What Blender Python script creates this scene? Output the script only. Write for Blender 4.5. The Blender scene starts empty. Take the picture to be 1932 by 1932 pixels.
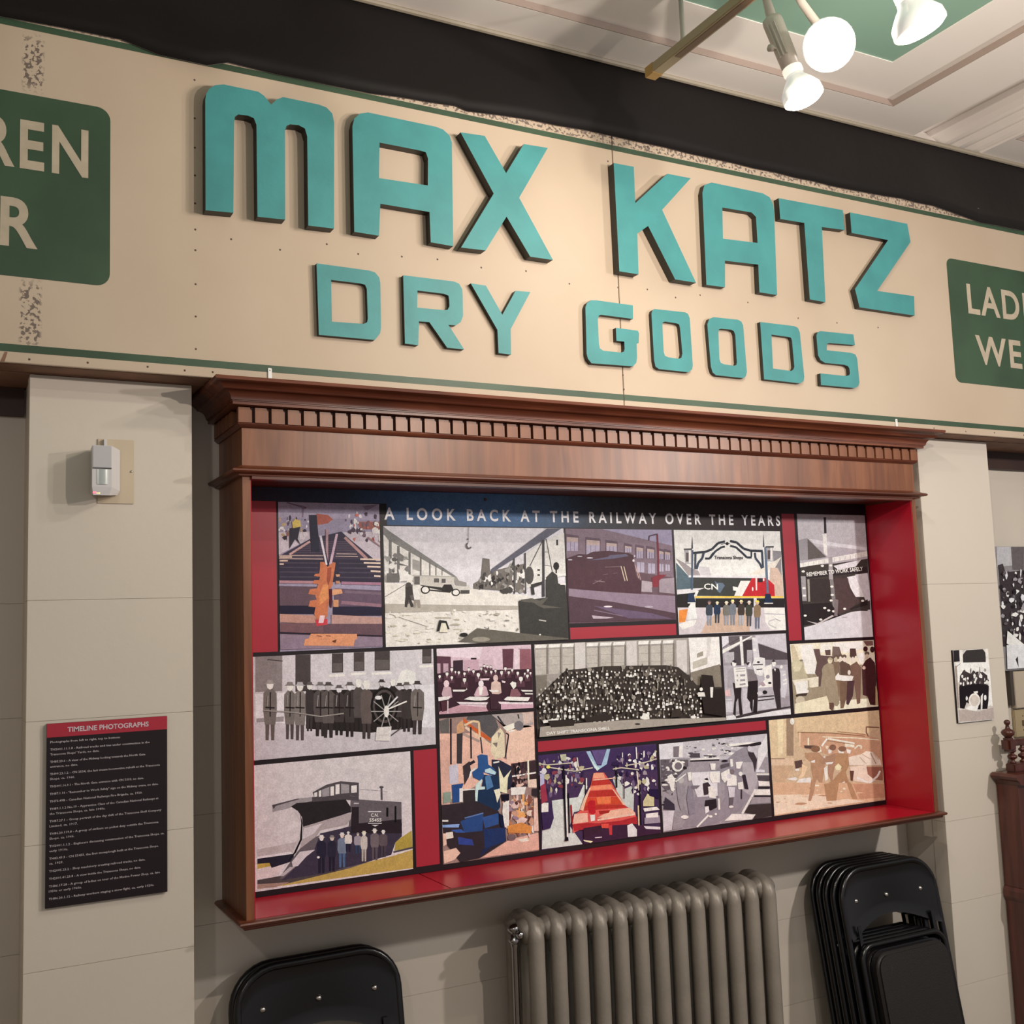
import bpy, bmesh, math, random
from mathutils import Vector, Matrix

# ------------------------------------------------------------------ scene, camera, world, main lights
C = bpy.context.scene.collection
SC = bpy.context.scene
def camera():
    cd = bpy.data.cameras.new('camera'); cam = bpy.data.objects.new('camera', cd); C.objects.link(cam)
    yaw, pitch, roll = 0.49024, 0.10634, 0.03582
    cy, sy, cp, sp = math.cos(yaw), math.sin(yaw), math.cos(pitch), math.sin(pitch)
    f = Vector((sy*cp, cy*cp, sp)); r = Vector((cy, -sy, 0)); d = -r.cross(f)
    r2 = r*math.cos(roll) + d*math.sin(roll); d2 = -r*math.sin(roll) + d*math.cos(roll)
    M = Matrix.Identity(4)
    for i in range(3): M[i][0] = r2[i]; M[i][1] = -d2[i]; M[i][2] = -f[i]
    M[2][3] = 1.75
    cam.matrix_world = M
    cd.sensor_width = 36; cd.lens = 2052.35/1932*36; cd.clip_start = .05; cd.clip_end = 60
    SC.camera = cam
camera()
SC.view_settings.view_transform = 'Standard'; SC.view_settings.look = 'None'
SC.view_settings.exposure = 0.08; SC.view_settings.gamma = 1; SC.view_settings.use_curve_mapping = False
w = bpy.data.worlds.new('world'); SC.world = w; w.use_nodes = True
w.node_tree.nodes['Background'].inputs[0].default_value = (.97, .93, .92, 1)
w.node_tree.nodes['Background'].inputs[1].default_value = 0.33
def room_light(name, loc, target, energy, size, color=(1, .86, .72), kind='AREA'):
    l = bpy.data.lights.new(name, kind); o = bpy.data.objects.new(name, l); C.objects.link(o)
    o.location = loc; l.energy = energy; l.color = color
    if kind == 'AREA': l.size = size
    else: l.shadow_soft_size = size
    o.rotation_euler = (Vector(target)-Vector(loc)).to_track_quat('-Z', 'Y').to_euler()
    return o
room_light('room_light_left', (-.8, .1, 2.75), (1.6, 2.9, 1.5), 7.0, .1, (1, .94, .88))
room_light('room_light_right', (3.9, .2, 2.75), (2.6, 2.9, 1.3), 42, .12, (1, .93, .86))

# planes measured from the photograph (metres); the camera stands at x=0, y=0, z=1.75
YS, YC, YF, YP, Y0 = 2.760, 2.853, 2.782, 3.0, 3.042   # sign face, pillar face, case front, display board, back wall

# measured outlines (millimetres on the sign face) and print layouts
LETTERS = {"M":[0.034,[[[597,2842],[598,3139],[600,3155],[608,3171],[623,3184],[646,3191],[737,3190],[752,3182],[771,3161],[786,3178],[804,3189],[903,3188],[925,3184],[941,3170],[946,3144],[940,2843],[868,2841],[869,3091],[863,3112],[846,3118],[822,3116],[812,3109],[808,3096],[805,2848],[731,2845],[731,3097],[724,3114],[708,3118],[683,3116],[674,3108],[672,3091],[668,2846]]]],"A":[0.03,[[[999,2844],[1000,3146],[1006,3170],[1023,3188],[1047,3196],[1253,3194],[1276,3190],[1296,3176],[1303,3155],[1297,2844],[1227,2846],[1226,2935],[1077,2936],[1071,2843]],[[1079,3114],[1203,3113],[1220,3111],[1226,3093],[1223,3013],[1075,3010]]]],"X":[0.034,[[[1330,3190],[1409,3194],[1476,3091],[1540,3193],[1623,3196],[1517,3022],[1625,2845],[1547,2845],[1472,2957],[1399,2844],[1320,2842],[1432,3021]]]],"K":[0.034,[[[1861,3190],[1937,3191],[1936,3071],[2067,3190],[2161,3191],[2039,3065],[2159,2839],[2076,2840],[1981,3003],[1938,2972],[1935,2839],[1863,2840]]]],"A2":[0.024,[[[2209,2841],[2214,3154],[2224,3182],[2254,3196],[2473,3194],[2503,3185],[2517,3160],[2519,3132],[2509,2841],[2432,2842],[2434,2938],[2292,2933],[2286,2842]],[[2294,3116],[2419,3118],[2437,3105],[2437,3014],[2289,3008]]]],"T":[0.026,[[[2542,3187],[2840,3190],[2841,3117],[2733,3112],[2726,2840],[2654,2842],[2652,3115],[2543,3113]]]],"Z":[0.024,[[[2876,3188],[3164,3188],[3174,3120],[2983,2911],[3171,2913],[3166,2839],[2890,2840],[2874,2905],[3058,3111],[2877,3112]]]],"D":[0.016,[[[895,2746],[1044,2745],[1062,2742],[1074,2729],[1077,2714],[1076,2588],[1073,2570],[1057,2550],[898,2549]],[[935,2705],[1018,2705],[1032,2703],[1037,2692],[1038,2608],[1036,2598],[1026,2592],[935,2589]]]],"R":[0.016,[[[1146,2744],[1301,2745],[1318,2741],[1328,2726],[1329,2704],[1328,2646],[1320,2627],[1304,2616],[1281,2615],[1328,2548],[1275,2548],[1222,2617],[1190,2616],[1186,2547],[1146,2548]],[[1188,2705],[1270,2705],[1284,2701],[1286,2688],[1286,2670],[1280,2659],[1269,2657],[1186,2655]]]],"Y":[0.016,[[[1356,2746],[1405,2745],[1456,2663],[1503,2741],[1553,2743],[1482,2623],[1480,2546],[1439,2547],[1438,2616]]]],"G":[0.018,[[[1743,2716],[1749,2730],[1764,2741],[1784,2743],[1919,2742],[1917,2698],[1798,2699],[1790,2695],[1786,2684],[1786,2606],[1789,2592],[1801,2586],[1866,2586],[1877,2590],[1880,2599],[1880,2622],[1851,2622],[1851,2663],[1933,2662],[1937,2654],[1934,2623],[1926,2619],[1925,2574],[1921,2558],[1908,2546],[1756,2543],[1744,2556],[1740,2571]]]],"O":[0.016,[[[1990,2724],[1994,2734],[2003,2740],[2123,2742],[2134,2738],[2140,2724],[2142,2569],[2139,2556],[2123,2545],[2008,2546],[1995,2553],[1991,2573]],[[2030,2691],[2032,2699],[2041,2703],[2085,2702],[2096,2699],[2099,2687],[2103,2604],[2098,2590],[2087,2586],[2048,2587],[2034,2591],[2030,2603]]]],"O2":[0.016,[[[2210,2711],[2219,2730],[2237,2738],[2339,2740],[2353,2735],[2360,2723],[2364,2565],[2359,2551],[2348,2543],[2234,2544],[2221,2552],[2215,2570]],[[2254,2689],[2257,2699],[2266,2702],[2308,2703],[2319,2699],[2324,2687],[2324,2594],[2321,2585],[2312,2582],[2270,2583],[2257,2587],[2252,2598]]]],"D2":[0.016,[[[2434,2742],[2582,2743],[2600,2739],[2608,2724],[2615,2569],[2611,2553],[2593,2544],[2436,2546]],[[2480,2703],[2549,2702],[2566,2701],[2570,2691],[2573,2600],[2568,2590],[2558,2584],[2478,2586]]]],"S":[0.017,[[[2682,2719],[2689,2731],[2703,2737],[2858,2740],[2862,2702],[2741,2698],[2729,2694],[2727,2686],[2726,2671],[2838,2672],[2861,2668],[2868,2654],[2871,2568],[2864,2554],[2846,2546],[2688,2545],[2689,2586],[2810,2586],[2824,2590],[2828,2597],[2827,2615],[2820,2623],[2802,2626],[2714,2625],[2694,2633],[2684,2649]]]]}
MATS = {"p1":[0.000204777,4.253e-06,0.832105899,-7.1424e-05,-0.000215404,2.152872905,-3.6097e-05,8.533e-06,1.0],"p2":[0.000265076,5.506e-06,1.157281585,-9.2455e-05,-0.000278832,2.145785105,-4.6726e-05,1.1046e-05,1.0],"p3":[0.000211049,4.384e-06,1.784258979,-7.3611e-05,-0.000222002,2.143897757,-3.7203e-05,8.795e-06,1.0],"p4":[0.00020627,4.285e-06,2.202551718,-7.1944e-05,-0.000216975,2.134990486,-3.636e-05,8.595e-06,1.0],"p5":[0.000254757,5.292e-06,2.699601577,-8.8856e-05,-0.000267978,2.183522771,-4.4907e-05,1.0616e-05,1.0],"p6":[0.000246502,5.12e-06,0.768057186,-8.5977e-05,-0.000259295,1.73985396,-4.3452e-05,1.0272e-05,1.0],"p7":[0.000148222,3.079e-06,1.315301941,-5.1698e-05,-0.000155914,1.727420415,-2.6128e-05,6.177e-06,1.0],"p8":[0.000288127,5.985e-06,1.649885147,-0.000100495,-0.000303079,1.740113604,-5.0789e-05,1.2007e-05,1.0],"p9":[0.000150307,3.122e-06,2.389538451,-5.2425e-05,-0.000158107,1.725101205,-2.6495e-05,6.263e-06,1.0],"p10":[0.000164623,3.419e-06,2.697506633,-5.7418e-05,-0.000173166,1.696562067,-2.9019e-05,6.86e-06,1.0],"p11":[0.00021181,4.4e-06,2.56857339,-7.3877e-05,-0.000222802,1.452158125,-3.7337e-05,8.826e-06,1.0],"p12":[0.000187371,3.892e-06,2.09464526,-6.5353e-05,-0.000197095,1.430774081,-3.3029e-05,7.808e-06,1.0],"p13":[0.000187748,3.9e-06,1.654690773,-6.5484e-05,-0.000197491,1.41322061,-3.3095e-05,7.824e-06,1.0],"p14":[0.000222509,4.622e-06,1.309401459,-7.7608e-05,-0.000234056,1.532599091,-3.9223e-05,9.272e-06,1.0],"p15":[0.000244015,5.069e-06,0.765337457,-8.5109e-05,-0.000256679,1.467647108,-4.3014e-05,1.0168e-05,1.0],"small":[0.000243431,5.056e-06,3.338483411,-8.9031e-05,-0.000255088,1.643598341,-4.5268e-05,1.0701e-05,1.0],"board":[0.000504547,1.048e-05,2.456295225,-0.000174862,-0.000530994,2.600528299,-8.83e-05,2.0874e-05,1.0]}
RECTS = {"p1":[0.854,1.157,2.128,1.708],"p2":[1.168,1.786,2.063,1.708],"p3":[1.793,2.213,2.063,1.758],"p4":[2.222,2.693,2.063,1.708],"p5":[2.778,3.117,2.128,1.67],"p6":[0.745,1.318,1.697,1.417],"p7":[1.329,1.652,1.697,1.502],"p8":[1.662,2.391,1.697,1.412],"p9":[2.402,2.691,1.697,1.411],"p10":[2.707,3.118,1.658,1.412],"p11":[2.588,3.12,1.398,1.07],"p12":[2.117,2.576,1.353,1.07],"p13":[1.662,2.106,1.356,1.07],"p14":[1.331,1.652,1.491,1.07],"p15":[0.745,1.236,1.404,1.07],"small":[3.357,3.55,1.6096,1.3426],"board":[3.8,4.75,2.0139,1.5058]}

# ------------------------------------------------------------------ helpers
def lin(c): return tuple(((v/12.92) if v <= .04045 else ((v+.055)/1.055)**2.4) for v in c)
def hexlin(h): return lin(tuple(int(h[i:i+2], 16)/255 for i in (1, 3, 5)))
def base(o): return Vector(o.location) if o else Vector((0, 0, 0))
def obj(name, verts, faces, mat, parent=None, smooth=False, local=False):
    me = bpy.data.meshes.new(name)
    b = Vector((0, 0, 0)) if local or not parent else base(parent) + (base(parent.parent) if parent.parent else Vector())
    me.from_pydata([tuple(Vector(v)-b) for v in verts], [], faces); me.update()
    if mat: me.materials.append(mat)
    if smooth:
        for p in me.polygons: p.use_smooth = True
    o = bpy.data.objects.new(name, me); C.objects.link(o)
    if parent: o.parent = parent
    return o
def empty(name, loc, label=None, cat=None, group=None):
    o = bpy.data.objects.new(name, None); C.objects.link(o); o.location = loc; o.empty_display_size = .1
    return tag(o, label, cat, group)
def tag(o, label=None, cat=None, group=None, kind=None):
    if label: o['label'] = label
    if cat: o['category'] = cat
    if group: o['group'] = group
    if kind: o['kind'] = kind
    return o
class MB:
    def __init__(s): s.v = []; s.f = []
    def add(s, v, f):
        n = len(s.v); s.v += v; s.f += [tuple(i+n for i in q) for q in f]; return s
    def box(s, x0, x1, y0, y1, z0, z1, bev=0):
        if bev:
            b = bmesh.new(); bmesh.ops.create_cube(b, size=1)
            for q in b.verts: q.co = ((x0+x1)/2+q.co.x*(x1-x0), (y0+y1)/2+q.co.y*(y1-y0), (z0+z1)/2+q.co.z*(z1-z0))
            bmesh.ops.bevel(b, geom=b.edges[:], offset=bev, segments=2, affect='EDGES', clamp_overlap=True)
            b.verts.index_update(); s.add([tuple(q.co) for q in b.verts], [tuple(q.index for q in p.verts) for p in b.faces]); b.free(); return s
        return s.add([(x0,y0,z0),(x1,y0,z0),(x1,y1,z0),(x0,y1,z0),(x0,y0,z1),(x1,y0,z1),(x1,y1,z1),(x0,y1,z1)],
                     [(3,2,1,0),(4,5,6,7),(0,1,5,4),(1,2,6,5),(2,3,7,6),(3,0,4,7)])
    def tube(s, pts, r, n=10, cap=True):
        pts = [Vector(p) for p in pts]; rs = r if isinstance(r, (list, tuple)) else [r]*len(pts)
        up = None; rings = []
        for i, p in enumerate(pts):
            t = (pts[min(i+1, len(pts)-1)]-pts[max(i-1, 0)]).normalized()
            if up is None: up = t.orthogonal().normalized()
            up = (up - t*up.dot(t)).normalized(); sd = t.cross(up)
            rings.append([tuple(p + (up*math.cos(2*math.pi*k/n)+sd*math.sin(2*math.pi*k/n))*rs[i]) for k in range(n)])
        v = [q for ring in rings for q in ring]; f = []
        for i in range(len(rings)-1):
            for k in range(n): f.append((i*n+k, i*n+(k+1) % n, (i+1)*n+(k+1) % n, (i+1)*n+k))
        if cap: f.append(tuple(range(n))[::-1]); f.append(tuple((len(rings)-1)*n+k for k in range(n)))
        return s.add(v, f)
    def lathe(s, prof, org, axis=(0, 0, 1), n=20):   # prof: (distance along axis, radius)
        a = Vector(axis).normalized(); org = Vector(org)
        return s.tube_rings([org+a*t for t, r in prof], [max(r, 1e-4) for t, r in prof], a, n)
    def tube_rings(s, pts, rs, a, n):
        up = a.orthogonal().normalized(); sd = a.cross(up); v = []; f = []
        for p, r in zip(pts, rs): v += [tuple(p+(up*math.cos(2*math.pi*k/n)+sd*math.sin(2*math.pi*k/n))*r) for k in range(n)]
        for i in range(len(pts)-1):
            for k in range(n): f.append((i*n+k, i*n+(k+1) % n, (i+1)*n+(k+1) % n, (i+1)*n+k))
        f.append(tuple(range(n))[::-1]); f.append(tuple((len(pts)-1)*n+k for k in range(n)))
        return s.add(v, f)
    def prism(s, pts, a, b, ax='y'):                 # polygon extruded along an axis, pts in the other two (x,z)/(y,z)/(x,y)
        n = len(pts)
        mk = {'y': lambda p, t: (p[0], t, p[1]), 'x': lambda p, t: (t, p[0], p[1]), 'z': lambda p, t: (p[0], p[1], t)}[ax]
        return s.add([mk(p, a) for p in pts]+[mk(p, b) for p in pts],
                     [tuple(range(n)), tuple(range(2*n-1, n-1, -1))]+[((i+1) % n, i, n+i, n+(i+1) % n) for i in range(n)])
    def build(s, name, mat, parent=None, smooth=False, local=False): return obj(name, s.v, s.f, mat, parent, smooth, local)
def shade_auto(o, ang=40):
    me = o.data
    for p in me.polygons: p.use_smooth = True
    b = bmesh.new(); b.from_mesh(me)
    for e in b.edges:
        if len(e.link_faces) == 2 and e.calc_face_angle(0) > math.radians(ang): e.smooth = False
    b.to_mesh(me); b.free(); return o
def fixn(o):
    b = bmesh.new(); b.from_mesh(o.data); bmesh.ops.recalc_face_normals(b, faces=b.faces); b.to_mesh(o.data); b.free(); return o
def text_mesh(name, s, mat, x0, z0, height, y, parent=None, width=None, bold=0, spacing=1, extrude=.0002, align='L', res=3, rot=0, x1=None):
    cu = bpy.data.curves.new(name, 'FONT'); cu.body = s; cu.size = 1; cu.offset = bold; cu.space_character = spacing
    cu.resolution_u = res; cu.extrude = 0
    t = bpy.data.objects.new(name, cu); C.objects.link(t)
    dg = bpy.context.evaluated_depsgraph_get(); me = bpy.data.meshes.new_from_object(t.evaluated_get(dg))
    bpy.data.objects.remove(t); bpy.data.curves.remove(cu)
    xs = [v.co.x for v in me.vertices]; ys_ = [v.co.y for v in me.vertices]
    capz = .70 + 2*bold if height else 1     # cap height of the built-in font at size 1
    k = height/capz; kx = (width/(max(xs)-min(xs))) if width else k
    mx = min(xs) if align == 'L' else max(xs)
    b = (base(parent)+(base(parent.parent) if parent.parent else Vector())) if parent else Vector()
    for v in me.vertices: 
        lx = (v.co.x-mx)*kx; lz = (v.co.y+bold)*k
        v.co = Vector((x0+lx*math.cos(rot)-lz*math.sin(rot), y, z0+lz*math.cos(rot)+lx*math.sin(rot)))-b
    me.materials.clear(); me.materials.append(mat); nat = max(xs)-min(xs)
    o = bpy.data.objects.new(name, me); C.objects.link(o)
    if parent: o.parent = parent
    else: o['natural'] = nat
    return o

# ------------------------------------------------------------------ materials
MATS_ = {}
def mat(name, col, rough=.6, metal=0, bump=0, bscale=60, var=0, vscale=3, vcol=None, spec=.5, stretch=None, coat=0, detail=4, attr=False, emit=0, trans=0):
    if name in MATS_: return MATS_[name]
    m = bpy.data.materials.new(name); m.use_nodes = True; nt = m.node_tree; N = nt.nodes; Lk = nt.links
    p = N['Principled BSDF']; p.inputs['Roughness'].default_value = rough; p.inputs['Metallic'].default_value = metal
    p.inputs['Specular IOR Level'].default_value = spec; p.inputs['Coat Weight'].default_value = coat
    p.inputs['Transmission Weight'].default_value = trans
    col = tuple(col)[:3]
    p.inputs['Base Color'].default_value = (*col, 1)
    tc = N.new('ShaderNodeTexCoord'); mp = N.new('ShaderNodeMapping'); Lk.new(tc.outputs['Object'], mp.inputs[0])
    if stretch: mp.inputs['Scale'].default_value = stretch
    if attr:
        a = N.new('ShaderNodeAttribute'); a.attribute_name = 'ink'; Lk.new(a.outputs['Color'], p.inputs['Base Color'])
    elif var:
        n = N.new('ShaderNodeTexNoise'); n.inputs['Scale'].default_value = vscale; n.inputs['Detail'].default_value = detail
        Lk.new(mp.outputs[0], n.inputs['Vector'])
        r = N.new('ShaderNodeValToRGB'); vc = vcol or tuple(c*(1-var) for c in col)
        r.color_ramp.elements[0].position = .35; r.color_ramp.elements[1].position = .65
        r.color_ramp.elements[0].color = (*vc, 1); r.color_ramp.elements[1].color = (*col, 1)
        Lk.new(n.outputs['Fac'], r.inputs[0]); Lk.new(r.outputs[0], p.inputs['Base Color'])
    if bump:
        n2 = N.new('ShaderNodeTexNoise'); n2.inputs['Scale'].default_value = bscale; n2.inputs['Detail'].default_value = 5
        Lk.new(mp.outputs[0], n2.inputs['Vector'])
        bp_ = N.new('ShaderNodeBump'); bp_.inputs['Strength'].default_value = bump; bp_.inputs['Distance'].default_value = .01
        Lk.new(n2.outputs['Fac'], bp_.inputs['Height']); Lk.new(bp_.outputs[0], p.inputs['Normal'])
    if emit:
        p.inputs['Emission Color'].default_value = (*col, 1); p.inputs['Emission Strength'].default_value = emit
    MATS_[name] = m; return m
def wood(name, c1, c2, c3, rough=.38, stretch=(28, 28, 2.2), dirn=None):
    m = bpy.data.materials.new(name); m.use_nodes = True; nt = m.node_tree; N = nt.nodes; Lk = nt.links
    p = N['Principled BSDF']; p.inputs['Roughness'].default_value = rough; p.inputs['Coat Weight'].default_value = .12; p.inputs['Coat Roughness'].default_value = .3
    tc = N.new('ShaderNodeTexCoord'); mp = N.new('ShaderNodeMapping'); mp.inputs['Scale'].default_value = stretch; Lk.new(tc.outputs['Object'], mp.inputs[0])
    n1 = N.new('ShaderNodeTexNoise'); n1.inputs['Scale'].default_value = 1; n1.inputs['Detail'].default_value = 6; n1.inputs['Distortion'].default_value = .8; Lk.new(mp.outputs[0], n1.inputs['Vector'])
    r = N.new('ShaderNodeValToRGB'); e = r.color_ramp.elements
    e[0].position = .3; e[0].color = (*c1, 1); e[1].position = .7; e[1].color = (*c3, 1); q = e.new(.5); q.color = (*c2, 1)
    Lk.new(n1.outputs['Fac'], r.inputs[0])
    n2 = N.new('ShaderNodeTexNoise'); n2.inputs['Scale'].default_value = 4; Lk.new(tc.outputs['Object'], n2.inputs['Vector'])
    mx = N.new('ShaderNodeMix'); mx.data_type = 'RGBA'; mx.blend_type = 'MULTIPLY'; mx.inputs[0].default_value = .35
    Lk.new(r.outputs[0], mx.inputs[6]); Lk.new(n2.outputs['Fac'], mx.inputs[7]); Lk.new(mx.outputs[2], p.inputs['Base Color'])
    b = N.new('ShaderNodeBump'); b.inputs['Strength'].default_value = .08; b.inputs['Distance'].default_value = .004; Lk.new(n1.outputs['Fac'], b.inputs['Height']); Lk.new(b.outputs[0], p.inputs['Normal'])
    return m
def sign_paint():
    # aged cream enamel: yellowed patches, fine grime and small chips along the top margin and at the old joint
    m = mat('sign_enamel', (.535, .43, .33), rough=.58, var=.14, vscale=1.6, vcol=(.475, .37, .275), bump=.04, bscale=9)
    nt = m.node_tree; N = nt.nodes; Lk = nt.links; p = N['Principled BSDF']; src = p.inputs['Base Color'].links[0].from_socket
    tc = N.new('ShaderNodeTexCoord'); sh = N.new('ShaderNodeVectorMath'); sh.inputs[1].default_value = (1.88, YS+.08, 2.414); Lk.new(tc.outputs['Object'], sh.inputs[0])   # back to room coordinates
    sp = N.new('ShaderNodeSeparateXYZ'); Lk.new(sh.outputs[0], sp.inputs[0])
    ns = N.new('ShaderNodeTexNoise'); ns.inputs['Scale'].default_value = 110; ns.inputs['Detail'].default_value = 6; Lk.new(tc.outputs['Object'], ns.inputs['Vector'])
    def band(sock, lo, hi, soft):
        a = N.new('ShaderNodeMapRange'); a.inputs[1].default_value = lo-soft; a.inputs[2].default_value = lo; Lk.new(sock, a.inputs[0])
        b = N.new('ShaderNodeMapRange'); b.inputs[1].default_value = hi+soft; b.inputs[2].default_value = hi; Lk.new(sock, b.inputs[0])
        c = N.new('ShaderNodeMath'); c.operation = 'MULTIPLY'; Lk.new(a.outputs[0], c.inputs[0]); Lk.new(b.outputs[0], c.inputs[1]); return c.outputs[0]
    def op(o_, a, b):
        c = N.new('ShaderNodeMath'); c.operation = o_
        for i, q in enumerate((a, b)):
            if isinstance(q, (int, float)): c.inputs[i].default_value = q
            else: Lk.new(q, c.inputs[i])
        return c.outputs[0]
    top = band(sp.outputs[2], 3.272, 3.4, .006)
    ns2 = N.new('ShaderNodeTexNoise'); ns2.inputs['Scale'].default_value = 3; Lk.new(tc.outputs['Object'], ns2.inputs['Vector'])
    top = op('MULTIPLY', top, op('GREATER_THAN', ns2.outputs['Fac'], .40))
    jx = band(sp.outputs[0], .172, .210, .008)
    jz = op('MAXIMUM', band(sp.outputs[2], 3.115, 3.215, .03), band(sp.outputs[2], 2.475, 2.595, .03))
    msk = op('MAXIMUM', top, op('MULTIPLY', jx, jz))
    chip = op('MULTIPLY', msk, op('GREATER_THAN', ns.outputs['Fac'], .53))
    mx = N.new('ShaderNodeMix'); mx.data_type = 'RGBA'; Lk.new(chip, mx.inputs[0]); Lk.new(src, mx.inputs[6]); mx.inputs[7].default_value = (.16, .12, .10, 1)
    Lk.new(mx.outputs[2], p.inputs['Base Color']); return m
MAT = {}
def M_(k): return MAT[k]
MAT['wall'] = mat('painted_block', (.64, .575, .50), rough=.55, bump=.05, bscale=35, var=.04, vscale=2)
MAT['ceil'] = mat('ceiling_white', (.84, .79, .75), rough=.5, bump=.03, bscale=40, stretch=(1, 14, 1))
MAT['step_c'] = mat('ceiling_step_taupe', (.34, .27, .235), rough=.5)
MAT['green_c'] = mat('ceiling_green', (.24, .40, .32), rough=.5)
MAT['floor'] = mat('floor_tile', (.22, .17, .13), rough=.4, var=.3, vscale=2)
MAT['cream'] = sign_paint()
MAT['green'] = mat('sign_green', (.040, .082, .044), rough=.5, var=.25, vscale=5, bump=.05, bscale=30)
MAT['crlet'] = mat('sign_lettering', (.50, .42, .32), rough=.45, var=.12, vscale=30)
MAT['teal'] = mat('turquoise_paint', (.050, .275, .285), rough=.55, var=.16, vscale=9, bump=.06, bscale=60)
MAT['edge'] = mat('letter_edge_black', (.028, .026, .02), rough=.5)
MAT['rust'] = mat('rusted_underside', (.27, .135, .085), rough=.7, var=.35, vscale=12)
MAT['hdr'] = mat('dark_header', (.045, .02, .016), rough=.55, var=.3, vscale=9)
MAT['black_cloth'] = mat('black_cloth', (.006, .0045, .0045), rough=.6, bump=.12, bscale=14, spec=.15)
_p = MAT['black_cloth'].node_tree.nodes['Principled BSDF']; _p.inputs['Sheen Weight'].default_value = 1.0; _p.inputs['Sheen Roughness'].default_value = .35; _p.inputs['Sheen Tint'].default_value = (.85, .75, .72, 1)
MAT['wood'] = wood('walnut_stain', (.15, .046, .020), (.225, .076, .030), (.30, .108, .044))
MAT['wood_h'] = wood('walnut_stain_long', (.085, .020, .010), (.15, .036, .016), (.24, .07, .028), stretch=(2.2, 28, 28))
MAT['wood_red'] = wood('mahogany_old', (.055, .012, .008), (.095, .022, .014), (.14, .036, .022), rough=.34)
MAT['redliner'] = mat('red_liner', (.42, .006, .022), rough=.30, bump=.02, bscale=300)
MAT['ink'] = mat('print_ink', (1, 1, 1), rough=.45, attr=True, spec=.2)
def photo_grain(m):
    # soft mottling and grain of an enlarged photograph, multiplied onto the ink
    nt = m.node_tree; N = nt.nodes; Lk = nt.links; p = N['Principled BSDF']; src = p.inputs['Base Color'].links[0].from_socket
    tc = N.new('ShaderNodeTexCoord'); last = src
    for sc, lo, hi in ((260, .86, 1.10), (60, .91, 1.07)):
        n = N.new('ShaderNodeTexNoise'); n.inputs['Scale'].default_value = sc; n.inputs['Detail'].default_value = 2; Lk.new(tc.outputs['Object'], n.inputs['Vector'])
        r = N.new('ShaderNodeMapRange'); r.inputs[1].default_value = .32; r.inputs[2].default_value = .68; r.inputs[3].default_value = lo; r.inputs[4].default_value = hi; Lk.new(n.outputs['Fac'], r.inputs[0])
        x = N.new('ShaderNodeMix'); x.data_type = 'RGBA'; x.blend_type = 'MULTIPLY'; x.inputs[0].default_value = 1; Lk.new(last, x.inputs[6]); Lk.new(r.outputs[0], x.inputs[7]); last = x.outputs[2]
    Lk.new(last, p.inputs['Base Color'])
photo_grain(MAT['ink'])
MAT['boardblack'] = mat('print_black', (.014, .008, .012), rough=.42, spec=.3)
MAT['inkred'] = mat('print_red', (.40, .020, .042), rough=.36)
MAT['white_ink'] = mat('print_white', (.88, .88, .95), rough=.4)
MAT['plastic'] = mat('white_plastic', (.62, .60, .62), rough=.35)
MAT['plate'] = mat('beige_plate', (.56, .46, .34), rough=.45)
MAT['lens'] = mat('sensor_lens', (.42, .46, .46), rough=.2)
MAT['steel'] = mat('screw_steel', (.55, .52, .5), rough=.25, metal=1)
MAT['led_r'] = mat('led_red', (1, .08, .12), emit=3); MAT['led_y'] = mat('led_yellow', (1, .75, .1), emit=4)
MAT['rad'] = mat('radiator_bronze', (.30, .262, .225), rough=.42, metal=.15, bump=.10, bscale=70, var=.15, vscale=10)
MAT['pipe'] = mat('valve_metal', (.45, .44, .46), rough=.2, metal=1)
MAT['chair'] = mat('chair_enamel', (.0045, .004, .005), rough=.26, spec=.5)
MAT['vinyl'] = mat('seat_vinyl', (.010, .007, .0065), rough=.5, bump=.12, bscale=220)
MAT['track'] = mat('track_beige', (.42, .33, .21), rough=.45); MAT['trackbrown'] = mat('track_strip', (.22, .13, .08), rough=.5)
MAT['lampwhite'] = mat('lamp_enamel', (.60, .53, .47), rough=.35)
MAT['bulbglass'] = mat('bulb_reflector', (.78, .76, .72), rough=.2, metal=.25, emit=.45)
MAT['bulbface'] = mat('bulb_face', (1, .93, .86), emit=28)
MAT['clip'] = mat('white_clip', (.8, .78, .76), rough=.4)
MAT['nail'] = mat('nail_hole', (.10, .06, .045), rough=.8)

# ------------------------------------------------------------------ setting
def structure(name, mb, m, parent=None, smooth=False):
    o = mb.build(name, m, parent, smooth)
    if not parent: o['kind'] = 'structure'
    return o
structure('floor', MB().box(-4, 7.5, -2.5, 3.3, -.1, 0), MAT['floor'])
COURSE = .2875; ZJ = [1.857+COURSE*k for k in range(-7, 1)]      # painted block courses
def coursed(name, x0, x1, y0, y1, ztop):
    root = structure(name, MB().box(x0+.004, x1-.004, y0+.004, y1, 0, ztop), MAT['wall'])
    zs = [0]+[z for z in ZJ if .02 < z < ztop-.02]+[ztop]
    for a, b in zip(zs, zs[1:]):
        MB().box(x0, x1, y0, y0+.06 if y1-y0 > .06 else y1, a+.0003, b-.0003, bev=.0005).build('block', MAT['wall'], root)
    return root
coursed('wall_back', -4, 7.5, Y0, 3.25, 3.70)
structure('wall_left_added', MB().box(-2.2, -2.05, -2.5, Y0, 0, 3.6), MAT['wall'])  # out-of-view wall, added to cut ambient light from the left
coursed('wall_pillar_left', .198, .586, YC, Y0-.001, 2.411)
coursed('wall_pillar_right', 3.259, 3.647, YC, Y0-.001, 2.411)
structure('trim_1', MB().box(-3.9, 7.4, YS+.086, Y0-.001, 2.412, 2.44), MAT['rust'])
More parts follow.
